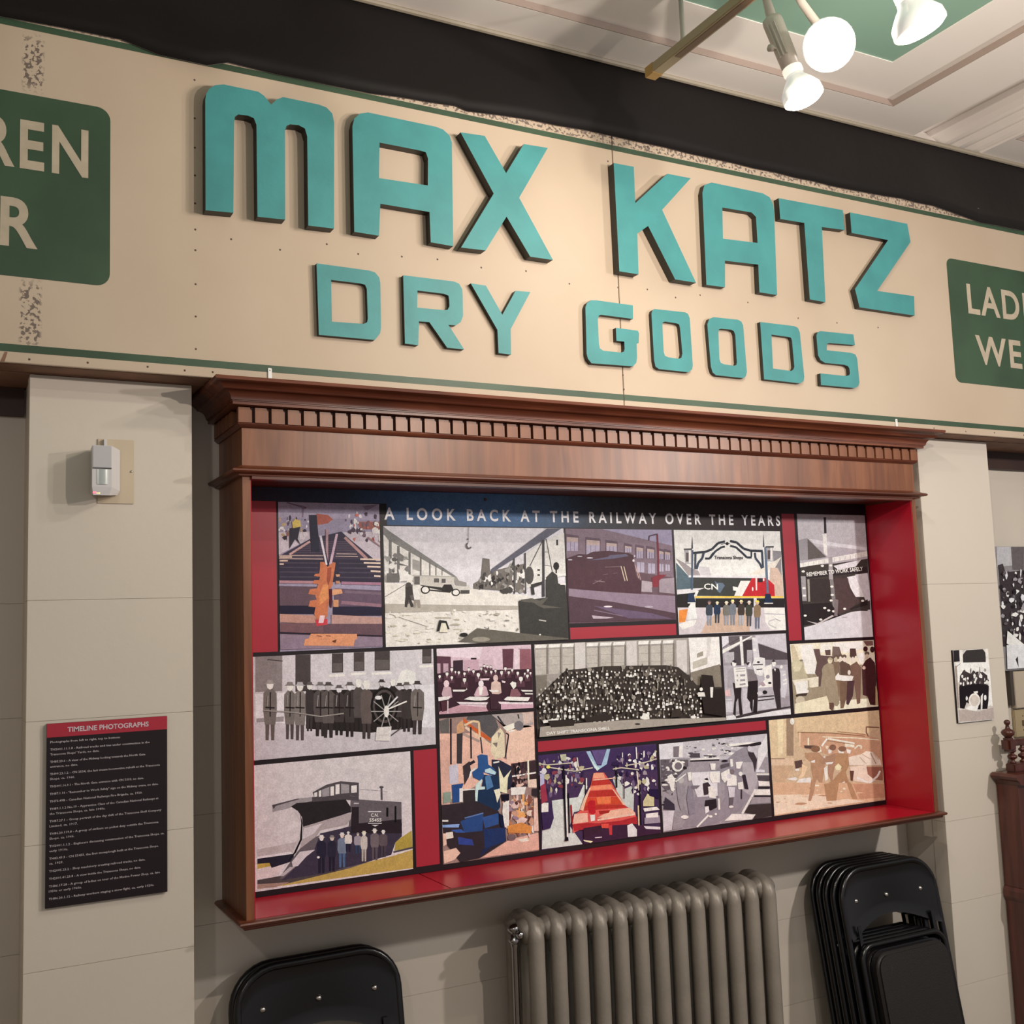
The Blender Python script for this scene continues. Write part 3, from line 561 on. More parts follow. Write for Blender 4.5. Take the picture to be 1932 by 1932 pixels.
p.L('#6d2f38',24,1285,420,1300,700,1300,960); p.L('#4a3540',16,1172,500,1175,440,1290,412); p.P('#733038',1210,1000,1300,960,1410,960,1310,1040,1300,1130,1220,1130); p.P('#5f4a52',1210,1130,1300,1130,1280,1220,1225,1320)
p.P('#806b78',90,1150,700,1200,1400,1240,1525,1250,1530,1480,1100,1400,300,1290,90,1250)
p.P('#4d3940',90,1250,700,1330,1530,1480,1535,1570,90,1600); p.P('#5f4c60',420,1380,1200,1480,1500,1560,900,1550)
p.P('#a8939e',400,1510,700,1540,600,1555,420,1555); p.E('#cdbac2',620,1392,60,12); p.E('#9d8c98',1170,1395,60,14); p.L('#6f5a68',14,430,1440,820,1520)

# 4 north gate
p=Pic('p4',(1260,960,.12938),'#cdc3c8','colour photograph of an arched gate and seven people before a red and black engine')
p.P('#4f5a62',115,780,300,980,430,980,420,1180,130,1180); p.P('#8d7f80',110,720,240,790,350,870,440,900,480,980,300,980)
p.P('#b5a9ac',440,840,600,850,630,970,470,970)
p.P('#7d7478',1530,610,1650,620,1660,1000,1560,1000,1540,800); p.P('#c9b9b0',1180,950,1560,760,1660,700,1560,860,1330,960)
p.P('#b89a8d',1490,860,1600,860,1670,1000,1685,1280,1560,1280,1480,1100)
p.P('#3c3a38',370,980,1230,990,1430,1010,1430,1280,420,1270,450,1200,370,1180)
p.P('#d9d0d4',1060,1050,1230,1050,1080,1275,965,1270); p.P('#a82a30',1230,1000,1440,1010,1550,1110,1560,1280,1080,1275); p.R('#31262a',1310,1010,1380,1070); p.P('#d8b8b4',1275,1000,1300,1000,1300,1190,1280,1190); p.E('#dccac6',1235,1170,12,30); p.E('#dccac6',1395,1035,12,22)
p.P('#c4b8ba',130,1180,540,1150,400,1210,130,1250)
p.R('#c9bdc0',300,970,1420,1000,.01)
p.text('CN','#e6dde0',520,1175,725,1180,88)
p.P('#596270',680,1050,720,1080,800,1080,830,1120,760,1230,720,1200); p.P('#cfc5c8',945,1130,1030,1150,1020,1200,950,1190)
p.R('#e8a640',395,1275,1680,1300); p.R('#2b2626',400,1305,1700,1440); p.P('#2b2626',130,1250,400,1220,300,1440,140,1440); p.P('#bfb2b4',1250,1300,1250,1440,1310,1440,1290,1300)
p.P('#b8a8ac',150,1440,1700,1440,1715,1780,155,1838); p.P('#b49484',800,1450,1200,1480,1190,1790,480,1815,560,1640)
p.P('#c8763a',160,1480,290,1460,250,1650,160,1660); p.P('#c9c0c4',300,1420,400,1420,410,1500,430,1600,280,1620,290,1500); p.P('#d7ced2',160,1690,260,1640,420,1620,380,1700,210,1760)
p.P('#d6ccd0',1400,1440,1700,1450,1710,1780,1500,1760,1420,1650); p.L('#a89ca2',14,1410,1530,1700,1540); p.L('#b0a4a8',16,1560,1610,1470,1640,1470,1690,1580,1740); p.L('#8a7e84',10,1560,1600,1640,1640)
for c,w,a in(('#2f3038',34,(350,645,540,630,640,590,730,500,830,475)),('#2f3038',30,(540,725,610,725,690,620,780,560,830,550)),('#2f3038',34,(905,470,1000,490,1100,580,1200,610,1380,615)),('#2f3038',30,(905,540,990,560,1090,650,1150,710,1220,710)),('#3a3d4a',30,(400,650,395,880)),('#3a3d4a',34,(520,640,500,720,440,790,415,880)),('#3a3d4a',30,(1265,640,1275,720,1340,800,1370,870)),('#3a3d4a',30,(1370,620,1385,860))): p.L(c,w,*a)
p.L('#2f3038',24,605,720,660,640); p.L('#2f3038',22,1215,620,1215,700); p.L('#2b2830',10,770,520,830,505,870,505,900,510); p.E('#1f1c22',862,508,22,24)
p.L('#4a5264',26,355,600,348,1180); p.L('#5a6274',34,1420,560,1450,1230); p.P('#34343e',340,580,352,390,364,580); p.P('#34343e',1385,560,1390,360,1405,555)
for x0,y0 in((240,590),(1430,555)): p.P('#4a4648',x0-10,y0-10,x0+110,y0-14,x0+110,y0+12,x0-5,y0+12); p.P('#9a9094',x0,y0+15,x0+100,y0+15,x0+100,y0+210,x0+15,y0+210); p.P('#55494b',x0+20,y0+50,x0+60,y0+50,x0+60,y0+180,x0+20,y0+180); p.P('#ded6da',x0+60,y0+15,x0+90,y0+15,x0+90,y0+200,x0+60,y0+200)
p.P('#2a3246',290,1240,370,1230,400,1370,280,1370); p.P('#252c40',1420,1240,1490,1240,1520,1370,1400,1370); p.R('#e0d8dc',285,1365,400,1380); p.R('#e0d8dc',1400,1370,1530,1385)
p.text('Transcona Shops','#2a2026',675,735,1090,735,52)
for x,yt,yb,b,h,l,hat in((600,1340,1700,'#3a3d46','#9a7468','#7e7c88','#6a5258'),(715,1350,1665,'#2b3346','#e2bfa8','#3a3d46','#e6c8a0'),(850,1345,1695,'#6a635e','#d8b8a0','#84828e','#e6d6b0'),(940,1325,1695,'#66666e','#c9a890','#75747e','#e8c888'),(1065,1330,1700,'#3e3430','#b89888','#9a98a2','#e2c090'),(1180,1340,1710,'#3c3a34','#c8a898','#4a4850','#d8c8b8'),(1300,1335,1745,'#7c6450','#c09a7c','#60606e','#e8b84a')): p.man(x,yt,yb,95,b,h,l,hat)

# 5 work safely
p=Pic('p5',(1470,940,.15015),'#a2949a','black and white photograph of a yard gantry with a safety sign')
p.P('#ada0a4',228,205,1078,228,1100,640,235,600)
p.P('#8b8084',240,530,350,500,600,740,350,780,250,780); p.P('#5c5250',355,510,590,740,360,770); p.P('#c4b8bc',380,510,1100,620,1100,660,440,570); p.P('#d2c8cc',545,450,595,450,605,730,560,690); p.L('#342c30',30,572,240,580,440)
p.P('#3e3634',250,850,700,820,1110,760,1150,1480,300,1620); p.P('#c4b8bc',680,850,1030,770,960,860,740,900)
p.P('#c9bdc2',850,990,1080,950,1110,1240,960,1240,900,1140); p.P('#b3a6ac',950,960,1110,940,1150,1280,1090,1300)
p.P('#d6ccd0',250,820,1100,665,1110,730,260,870)
for i in range(12): x=300+i*66; p.L('#9a8e92',5,x,845-(x-260)*.165-25,x,845-(x-260)*.165+22)
p.P('#322a2c',320,960,1100,860,1110,930,340,1010)
p.P('#39302f',360,1020,640,1010,640,1300,380,1300); p.P('#4b3a3a',690,1010,860,1000,900,1180,1010,1290,880,1400,700,1480)
p.P('#8c8284',270,980,330,980,345,1290,290,1290); p.L('#8a8078',26,365,1020,375,1300); p.L('#968a8c',50,640,740,650,1020); p.L('#766c6c',46,655,1020,700,1420)
for x,y in((310,1130),(315,1225),(660,1110),(665,1215),(300,920),(645,845),(540,850)): p.E('#e0d6da',x,y,22,14)
p.P('#2c2526',290,1330,640,1310,760,1480,480,1570,300,1600); p.P('#b0a0a0',340,1540,480,1570,660,1470,690,1480,480,1590); p.P('#2f2828',880,1390,1110,1270,1110,1340,900,1400)
for x,y in((325,1475),(570,1380),(620,1410),(680,1420),(820,1390),(520,1525),(650,1285),(1045,1290)): p.E('#dcd2d6',x,y,20,14)
p.P('#beb2b7',305,1625,500,1575,900,1430,1140,1400,1175,1740,312,1785); p.L('#332b2c',12,900,1405,1110,1412); p.L('#8a7d80',8,790,1500,850,1495); p.L('#a59a9e',8,690,1702,720,1700)
p.P('#6f6062',690,1260,740,1280,730,1480,690,1480)
p.text('REMEMBER TO WORK SAFELY','#e2d9dc',345,985,1050,910,52)

# 6 firemen
p=Pic('p6',(470,1210,.19151),'#b0a2a6','black and white photograph of a fire brigade in long coats')
p.P('#bbaeb2',600,125,1812,75,1825,500,600,520)
p.P('#7b6e6e',60,145,325,135,325,490,60,500); p.P('#b9acb0',330,135,455,130,455,520,330,520); p.P('#463c3c',455,135,605,130,605,520,455,500); p.L('#453b3c',10,180,180,330,195)
for x0,x1,y0,y1 in((815,925,120,310),(1030,1135,110,295),(1235,1385,75,290),(1705,1795,75,220)): p.P('#453b3a',x0,y0,x1,y0-4,x1,y1-4,x0,y1); p.P('#5a4f4e',x0+8,(y0+y1)/2,x1-8,(y0+y1)/2,x1-8,y1-14,x0+8,y1-10); p.P('#d0c5c9',x0-30,y1+18,x1+15,y1+10,x1+15,y1+32,x0-30,y1+42)
p.P('#cdc2c6',1440,430,1500,290,1560,275,1640,310,1640,440); p.P('#c6babe',60,520,1825,420,1835,850,1700,860,60,800); p.P('#b3a5aa',60,800,1838,850,1838,1015,65,1168); p.P('#8b7e80',70,760,340,740,340,790,70,800)
p.P('#2a2323',560,480,1600,470,1620,850,1200,900,560,860)
for x,yt,yb,b,h,l,hat,w in((205,380,975,'#6a5e5b','#d8cdd0','#5a4d4a','#8e8280',130),(400,400,965,'#6a5f5c','#cfc4c8','#4a3f3d','#746866',110),(500,400,975,'#746865','#d0c6c9','#4f4442','#a1979a',115),(595,400,885,'#3a3232','#d8cdd0','#3a3232','#5a5050',80),(700,400,935,'#4e4443','#b0a5a8','#332b2b','#6a5f5e',130),(780,400,950,'#574c4a','#a89c9e','#332b2b','#4a403f',130),(885,430,925,'#3e3534','#c4b9bc','#2b2525','#574c4b',110),(990,400,940,'#3c3433','#c4b9bc','#2e2727','#5a504f',110),(1075,375,885,'#4c4241','#d8cdd0','#2e2727','#ddd4d6',100),(1155,385,960,'#5a4c4a','#d4cacc','#3e3433','#cfc5c8',115),(1305,375,800,'#5a4f4e','#b8acae','#2e2727','#3a3232',70),(1415,375,800,'#2e2726','#cfc4c8','#2e2727','#ddd4d6',80),(1480,410,865,'#403736','#b6aaad','#2e2727','#4a403f',90),(1550,400,890,'#3a3231','#b0a4a7','#332b2b','#5a504f',100),(1655,390,915,'#665a57','#bfb4b7','#3a3131','#3e3534',130)): p.man(x,yt,yb,w,b,h,l,hat,.74)
for x in(205,400,500,700,780,885,990,1655): p.L('#8f8381',7,x-22,530,x-30,640); p.L('#2a2323',8,x+4,500,x+2,740); p.L('#231d1d',10,x-45,650,x+45,655)
p.L('#8a7e7a',12,140,680,440,700,700,740,930,710)
p.E('#1f1919',1330,640,135,190,18); p.E('#4a3f3e',1330,640,115,165,18); p.E('#1f1919',1330,640,95,140,14)
for i in range(10): a=i*.628; p.L('#8e8381',9,1345,690,1345+150*math.cos(a),690+170*math.sin(a))
p.L('#c5babd',16,1350,660,1460,545); p.L('#d8cdd0',14,1360,670,1550,590); p.E('#d5cacd',1350,690,26,60); p.E('#c9bec1',1270,555,35,20)
p.L('#332b2a',12,1210,860,1300,900); p.L('#4a403e',12,1390,930,1500,850); p.P('#c3b6b4',1255,845,1400,838,1385,980,1240,978); p.L('#8e8280',4,1275,925,1370,920)

# 7 class
p=Pic('p7',(815,1205,.10611),'#4b3238','reddish photograph of a drafting class at tables')
p.P('#c0a2ac',75,175,1758,105,1765,560,340,560,330,320,80,310); p.P('#cdb4bc',75,175,900,140,850,360,330,320,80,310)
p.P('#553640',80,320,330,320,330,620,90,620); p.P('#a98894',90,440,150,440,150,620,90,620); p.P('#a98894',200,440,290,440,290,600,200,600); p.P('#382a30',375,390,550,380,550,600,375,600); p.P('#b08c98',560,380,830,370,830,600,560,600); p.R('#2a1d22',690,340,790,370); p.P('#b89aa4',900,380,1090,370,1090,540,900,540); p.P('#57353f',1250,185,1450,180,1440,520,1260,540); p.P('#7f5058',1560,190,1755,185,1765,560,1560,540); p.P('#c9aeb6',1460,180,1550,180,1550,540,1470,540); p.R('#8b6872',1530,180,1740,192)
p.P('#3a262d',85,620,350,590,830,560,1770,540,1790,1240,120,1330)
for x,y,r in((135,670,26),(265,625,32),(350,545,30),(350,690,28),(415,590,18),(475,600,26),(575,620,26),(650,545,26),(575,730,36),(735,580,26),(820,640,36),(955,570,28),(1050,590,26),(1125,570,24),(925,480,20),(980,495,20),(1040,500,20),(1235,600,34),(1300,530,28),(1360,600,26),(1420,555,24),(1520,610,28),(1575,710,42),(1645,620,20),(1700,560,26),(1690,660,28),(1745,610,20),(870,530,24)): p.P('#50343d',x-r*1.6,y+r*1.2,x-r*.5,y+r*.8,x+r*.5,y+r*.8,x+r*1.6,y+r*1.2,x+r*1.7,y+r*3.6,x-r*1.7,y+r*3.6); p.P('#c4a9b0',x-r*.25,y+r,x+r*.25,y+r,x,y+r*2.4); p.E('#e2ced2',x,y,r*.85,r*1.2,9); p.P('#3a242b',x-r*.9,y-r*.6,x-r*.5,y-r*1.3,x+r*.5,y-r*1.3,x+r*.9,y-r*.6,x,y-r*.85)
p.P('#b08d95',165,980,200,860,250,830,330,870,355,1040,320,1060,190,1050); p.E('#cfb0b6',250,800,50,65); p.P('#d8c0c6',100,1040,330,1020,290,1080,110,1110)
p.P('#b8949c',740,1000,790,890,860,800,960,860,1000,1000,960,1020,760,1030); p.E('#d8bcc2',865,800,48,60); p.P('#d9c4c9',820,860,900,860,880,1000,840,1000)
p.P('#c0a098',1040,920,1050,780,1120,740,1210,780,1230,960,1180,990,1060,980); p.E('#c2a2a0',1125,700,45,60); p.P('#3e2a30',1020,980,1220,990,1240,1250,1040,1250)
p.P('#7a5058',1380,1000,1400,900,1510,890,1580,1000,1540,1040,1370,1040); p.P('#e0cdd2',1380,800,1420,760,1490,780,1490,850,1440,900)
p.P('#d8c3c9',560,1080,660,1030,1020,1035,960,1090,820,1105); p.P('#d8c3c9',1270,1080,1330,1030,1740,1040,1700,1110,1300,1095)
p.P('#d2bbc2',430,1125,990,1130,970,1170,480,1160); p.P('#c4a4ae',480,1165,960,1175,960,1220,500,1190); p.R('#1f1418',655,1100,845,1125); p.P('#d2bbc2',1170,1120,1790,1130,1790,1170,1200,1160); p.P('#b98e9c',1220,1160,1795,1165,1795,1235,1220,1260); p.R('#1f1418',1370,1105,1600,1130); p.R('#1f1418',1630,1115,1710,1132)
p.P('#ad828c',120,1300,480,1180,960,1220,990,1290,120,1345); p.P('#4a2c34',150,1120,260,1100,260,1280,170,1300); p.L('#c4a8ae',22,275,1100,275,1330); p.P('#d9c4ca',360,905,600,905,610,870,620,900,560,940,370,940); p.P('#dcc8ce',1000,910,1180,915,1170,950,1040,945); p.P('#dcc8ce',1570,910,1780,915,1780,940,1600,940); p.P('#dcc8ce',1640,965,1785,970,1785,990,1650,990); p.P('#c9aab2',840,710,1020,700,1000,740,860,740); p.P('#caaeb4',1230,740,1300,760,1290,790,1240,780)

# 8 shift crowd
p=Pic('p8',(1000,1190,.19669),'#4a403c','sepia group photograph of hundreds of workers')
p.P('#8f827e',38,130,1520,68,1530,420,340,360,180,560,60,640); p.P('#cfc2c0',1520,68,1815,58,1830,330,1540,420); p.P('#77695f',1540,400,1820,320,1850,560,1600,520,1540,470); p.P('#8d8076',1600,220,1660,195,1660,240,1600,260); p.P('#a89b92',1560,300,1700,250,1700,320,1560,370); p.P('#c0b3b0',1700,60,1740,60,1720,240,1690,260); p.P('#d8ccca',1740,150,1820,140,1820,250,1740,250)
for x0,n,w in((45,3,130),(540,3,128),(1035,3,118)):
    for i in range(n):
        x=x0+i*w; y=165-x*.035; p.P('#e0d5d2',x+4,y-28,x+w-14,y-32,x+w-22,y,x,y+4); p.P('#a79a94',x+6,y+20,x+w-22,y+16,x+w-22,y+250,x+6,y+260)
        for q in(90,170): p.L('#8d807a',4,x+6,y+q,x+w-22,y+q-3)
        p.L('#6f635d',14,x+w-12,y,x+w-12,y+250)
for x in(425,920,1400): p.P('#b8aba8',x,120-x*.02,x+100,116-x*.02,x+105,400,x+5,400)
p.P('#6f645c',50,430,160,425,160,570,60,620)
p.P('#3a312e',340,380,700,340,1300,330,1420,350,1540,450,1620,560,1660,420,1730,430,1760,540,1850,540,1860,830,1640,830,600,850,420,900,80,920,60,650,200,510)
p.dots([(340,380),(700,345),(1300,340),(1420,360),(1540,460),(1620,560),(1640,800),(600,840),(90,880),(70,650),(200,520)],300,['#2a2220','#4a403c','#5d524c','#352c29','#8a7e76','#6b5f58'],9,24,1.4,5)
rr=p.rnd
for row in range(9):
    y=390+row*54
    x0=max(75,350-row*85) if row<5 else 80; x1=min(1640,1420+row*50)
    x=x0
    while x<x1:
        yy=y+rr.uniform(-14,14)-(x-900)*.03*(row>5)
        p.E(rr.choice(['#c4b6ae','#a0928a','#8c7e76','#d8ccc6']),x,yy,rr.uniform(6,9),rr.uniform(9,13),6)
        if rr.random()<.2: p.P('#ddd3d0',x-10,yy+18,x+10,yy+18,x+14,yy+45,x-14,yy+45)
        x+=rr.uniform(32,50)
p.P('#2c2422',1620,420,1730,430,1750,560,1850,550,1860,820,1650,790,1620,600); p.P('#ddd3d0',1705,540,1735,540,1730,640,1710,640); p.E('#cfc3bd',1620,560,16,18); p.P('#c8bcb6',1590,590,1650,590,1660,630,1590,630)
p.P('#94867e',80,920,500,880,1000,850,1860,830,1860,862,70,1018); p.P('#d6ccc8',100,860,260,835,250,860,110,885); p.P('#cfc4be',1035,840,1070,790,1120,795,1125,845,1080,850); p.P('#3a302c',1340,760,1420,740,1440,820,1330,830); p.E('#dcd2cc',1545,825,28,14); p.E('#2a2220',1010,893,28,8)
p.P('#332a27',150,860,420,850,400,910,180,925); p.P('#332a27',500,830,760,800,740,860,520,875)
p.text('DAY SHIFT TRANSCONA SHELL','#e6ddda',140,998,745,945,30)

# 9 pickets
p=Pic('p9',(1355,1185,.09317),'#8f8188','black and white photograph of strikers holding placards')
p.P('#b3a6ad',750,150,1365,112,1395,500,780,290); p.P('#4c4044',800,310,1395,510,1400,640,850,650); p.P('#5c5054',200,170,660,150,480,300,300,380,210,330); p.P('#3e3436',500,250,680,230,700,700,520,720); p.P('#4a4043',210,460,430,340,470,760,260,760)
p.P('#c5b9bf',65,170,205,165,210,290,80,400); p.P('#cfc4ca',75,440,660,160,690,170,480,290,80,520); p.L('#473b3e',10,90,400,470,180); p.P('#a3979c',120,500,320,480,320,700,130,700); p.P('#cdc2c8',430,170,480,165,520,790,470,790); p.P('#bdb0b6',680,190,790,190,840,650,720,650); p.P('#9b8e94',580,440,690,440,690,700,580,700); p.E('#e6dde2',710,215,26,22); p.E('#e6dde2',730,440,34,26); p.P('#807479',940,640,1380,650,1400,770,940,760)
p.P('#a1949b',100,760,1400,740,1440,1360,150,1760); p.P('#b9adb3',150,1480,290,1490,290,1700,160,1700); p.P('#b1a4ab',490,1220,660,1240,670,1710,500,1740); p.P('#aea2a8',800,1380,1130,1380,1170,1620,800,1670)
p.P('#c9bec4',155,1780,1465,1640,1470,1745,160,1865); p.P('#3c3234',350,1780,700,1700,1460,1580,1460,1610,360,1830)
p.E('#cfc3c8',320,720,44,60); p.P('#3a3033',275,670,330,640,370,690,345,710,300,690); p.P('#94888e',190,880,280,790,380,800,340,1200,180,1220); p.P('#2d2526',290,1100,470,1180,460,1400,490,1750,430,1760,400,1420,360,1500,350,1790,300,1740,330,1400)
p.E('#c9bdc2',625,730,40,60); p.P('#342b2d',560,720,600,690,640,690,600,760); p.P('#736669',580,830,740,840,800,1060,600,1080); p.P('#2a2223',600,1080,800,1060,800,1400,780,1720,700,1720,720,1450,700,1450,690,1740,640,1600,640,1500,580,1420)
p.E('#d6cbd0',1125,720,42,60); p.P('#332a2c',1080,670,1120,640,1165,680,1100,690); p.P('#352b2d',1090,830,1150,800,1230,820,1290,1100,1250,1240,1270,1640,1190,1640,1110,1240); p.P('#cfc4c9',1120,820,1165,820,1150,880)
p.P('#d3c8ce',305,800,550,785,605,1180,345,1215); p.P('#cbc0c6',725,600,850,590,940,610,950,720,900,960,840,970,740,920,690,740); p.P('#d9cfd5',900,800,1075,730,1095,1190,800,1210,940,1040)
for y in(830,880): p.L('#7c7076',12,350,y,540,y-14)
for y in(960,1060): p.L('#8a7e84',34,370,y,395,y-2); p.L('#8a7e84',40,440,y,540,y-8)
p.L('#8a7e84',34,430,1145,550,1130); p.E('#3c3337',810,690,30,22); p.L('#5e5358',22,700,745,900,735); p.L('#4c4245',22,770,840,890,830); p.P('#9a8388',810,1120,900,1080,960,1160,900,1180); p.E('#877b81',1000,985,40,40); p.E('#2a2225',1040,1110,36,22)
p.P('#b8acb2',1250,860,1350,860,1400,1100,1350,1420,1270,1400,1260,1180); p.E('#d8ced3',1275,785,28,36); p.L('#e4dbe0',26,1300,960,1360,930); p.L('#e4dbe0',30,1310,1060,1380,1040); p.L('#e4dbe0',26,1310,1140,1380,1110)
p.L('#3a3134',24,800,1400,1130,1370); p.L('#3a3134',24,800,1470,1130,1430); p.E('#2a2324',940,1300,50,40); p.E('#b8acb0',840,1320,60,40); p.R('#b8acb2',140,1430,270,1460); p.P('#caa0a0',120,1270,230,1240,250,1380,140,1380)

# 10 engineers
p=Pic('p10',(1485,1195,.09834),'#8c7a68','sepia photograph of men in overcoats holding a drawing')
p.P('#cdbcaa',45,205,1655,130,1690,600,1400,600,600,780,100,760); p.P('#dccdc0',240,220,500,210,580,780,380,780,280,480); p.P('#b8a48c',60,230,130,220,240,520,100,540)
p.P('#d8c8bc',640,200,860,190,860,340,640,370); p.P('#dccfc4',870,180,1460,150,1460,290,1100,380,880,260)
p.P('#5b4644',500,300,620,300,640,420,900,440,900,700,680,700,640,1020,590,1020,560,900,610,870,530,760,570,560); p.P('#6a5652',870,250,1000,260,1060,460,960,500,860,430); p.P('#58433f',720,320,830,310,830,420,740,420)
p.P('#a79781',80,560,180,500,310,540,330,700,400,850,100,900); p.E('#b7a78e',190,600,100,110); p.E('#7a6a5e',270,520,35,20); p.P('#c0b098',110,650,260,640,240,720,130,740)
p.P('#cdbcac',90,900,600,830,600,1020,400,1050,140,1000); p.P('#dccec4',145,940,380,910,390,1090,430,1080,400,1140,180,1160); p.P('#9a8874',400,900,420,900,430,1060,400,1060); p.P('#40332e',160,1180,280,1150,400,1140,360,1200,170,1215); p.E('#b3a08e',250,1290,90,90); p.P('#8e7b69',420,1040,720,1030,760,1250,380,1320)
p.P('#cfbea6',145,1350,760,1200,850,1480,150,1540); p.P('#d8c6b0',900,1300,1750,1230,1755,1400,900,1480)
p.P('#705c4e',860,540,1000,540,1010,780,930,820); p.P('#5b473f',1000,560,1060,520,1200,600,1240,800,1020,800); p.P('#6b5046',1200,620,1330,540,1420,660,1400,1340,1340,1360,1290,1000); p.P('#43282a',1430,640,1500,520,1590,460,1680,560,1710,900,1700,1380,1590,1370,1540,1210,1450,1180)
p.P('#7c6250',900,880,1000,900,1000,1200,960,1250); p.P('#6d5446',1000,900,1180,920,1150,1200,1080,1430,1020,1440); p.P('#4a3436',1150,920,1290,900,1260,1200,1170,1380,1130,1350)
p.P('#8d7a68',700,620,790,560,880,590,910,760,960,1000,1000,1340,960,1400,800,1350,750,1100,690,900,660,700); p.E('#bfae96',820,520,48,62); p.P('#9c8a74',770,490,830,455,880,500,850,520)
for x,y,h in((935,500,'#b2a08c'),(1020,490,'#c9b8ac'),(1095,500,'#cdb8b0'),(1255,500,'#cdb9b2'),(1530,440,'#c4aa98')): p.E('#5e4a42',x,y-55,44,40); p.E(h,x,y,28,52)
p.P('#4c3734',1200,290,1310,290,1330,430,1200,450); p.E('#3e2526',1500,300,44,52); p.E('#3e2526',1630,310,44,60); p.P('#d2c0b0',1570,400,1680,400,1680,520,1600,460); p.P('#dccfc6',1340,400,1460,360,1500,440,1430,590,1380,560)
p.P('#6b4c48',1460,150,1640,140,1650,230,1520,240)
p.P('#d8cac2',920,830,980,750,1000,800,1140,815,1270,820,1240,910,1080,915,925,890); p.E('#cdbab0',1185,750,30,48); p.E('#b8998c',1470,660,34,34); p.P('#5b423a',800,1330,890,1330,900,1400,860,1480,810,1450); p.P('#a58a66',1690,1000,1730,1100,1740,1380,1690,1380)

# 11 snow fight
p=Pic('p11',(1440,1330,.1294),'#b89a80','pale sepia photograph of workers in a snow fight')
p.P('#c4a88a',85,218,330,195,330,760,105,790); p.P('#d0b898',200,210,290,200,280,720,220,740); p.P('#8b705e',335,200,440,190,440,740,340,740); p.E('#dccabc',420,240,32,50); p.P('#c0a284',450,180,1500,90,1690,78,1700,330,1480,430,500,390)
p.P('#b48870',500,395,1480,430,1700,500,1740,900,1500,860,600,640,520,600); p.L('#7b5844',14,500,400,1000,410,1480,455); p.L('#8a6048',12,1080,390,1490,430); p.L('#6e4a3c',18,1690,330,1500,320,1500,400,1530,460); p.L('#d9c2ac',14,860,465,1320,480,1690,510)
p.L('#ddc9b8',24,940,490,1330,560); p.L('#7b5a48',9,930,520,1320,580); p.L('#e2d0c0',26,850,600,930,490); p.P('#d8c2b0',1190,560,1320,580,1330,620,1190,610); p.L('#caa98e',26,530,400,530,600); p.L('#d8c4ae',22,655,480,655,640); p.P('#54403a',590,590,760,590,740,650,600,630)
p.P('#d9c5b4',760,640,830,600,850,680,790,700); p.P('#e2d2c4',940,650,1000,650,990,700,950,710); p.P('#dccabc',1080,650,1180,650,1170,710,1100,700); p.P('#e2d2c6',1210,640,1280,660,1260,710,1220,700); p.P('#cfb49e',900,590,950,600,940,650,910,640); p.L('#dcc6b2',22,1330,640,1380,590,1430,600,1420,640)
p.P('#c5a58e',105,780,440,770,440,880,105,880); p.L('#7b5f50',10,105,785,310,785); p.P('#b49278',110,890,440,890,300,1130,150,1110); p.P('#55403c',450,820,560,800,580,900,470,930); p.P('#cfae90',560,860,640,900,600,1030,500,1090,560,980); p.P('#e6dacc',330,1080,470,1050,500,1080,460,1105); p.P('#e6dacc',520,1080,690,1055,690,1140,470,1150); p.E('#ecdfd4',490,945,34,18)
p.P('#a27a62',600,700,800,690,870,760,900,900,860,1100,870,1200,780,1080,740,1200,690,1400,650,1390,720,1060,690,900,690,830,620,780); p.P('#9a7460',880,760,1060,700,1060,800,1020,1000,1000,1150,940,1000,940,870,850,860); p.P('#a0785c',1060,700,1230,710,1250,880,1200,980,1300,1300,1370,1360,1290,1370,1180,1160,1100,1150,1060,1380,980,1380,920,1400,880,1260,900,1160,1010,1100,1150,940,1040,900)
p.E('#7c5846',760,640,70,50); p.E('#7a5748',1010,620,50,45); p.E('#7a5848',1150,640,60,40); p.P('#e4d2c0',690,820,750,800,750,840,700,840); p.P('#e4d2c0',900,840,1020,830,1000,860,920,870); p.P('#dcc0a0',1040,900,1090,850,1140,900,1120,950,1060,950); p.P('#e0cebc',880,920,930,880,940,1080,900,1110); p.P('#e6d6c6',900,740,900,780,870,760); p.P('#e6d8cc',1120,1150,1180,1110,1190,1150,1130,1170); p.L('#dcc2ac',26,1180,1200,1320,1350)
p.P('#d4bcae',1240,760,1420,720,1500,670,1600,690,1700,800,1720,880,1250,880); p.P('#cfb5a6',1250,900,1500,880,1520,1000,1640,1100,1540,1140,1320,1110); p.P('#8a5a4c',1500,900,1740,900,1740,1100,1600,1080,1520,1010); p.L('#e0ccbe',28,1360,1060,1540,1140,1660,1040,1700,960); p.L('#a98474',8,1440,720,1560,790); p.L('#a98474',8,1400,760,1500,860); p.L('#b5917f',10,1600,700,1680,800); p.L('#8a6050',10,1560,700,1640,860); p.P('#5d3b34',1260,960,1320,960,1300,1110,1270,1100)
p.P('#c0987c',120,1130,1760,1140,1775,1375,150,1615); p.P('#d8b8a4',150,1310,900,1300,1000,1400,1200,1370,1500,1400,160,1605); p.P('#b08068',1300,1150,1760,1150,1770,1350,1400,1370); p.dots([(150,1150),(1700,1160),(1700,1350),(170,1550)],26,['#c9a488','#a97f64','#dcc2ae','#b58c70'],20,70,.3)
p.P('#a27a62',700,1090,760,1100,740,1250,690,1400,650,1400); p.P('#a0785c',880,1150,1100,1120,1060,1390,920,1400); p.P('#a0785c',1200,1090,1280,1150,1370,1370,1290,1370)

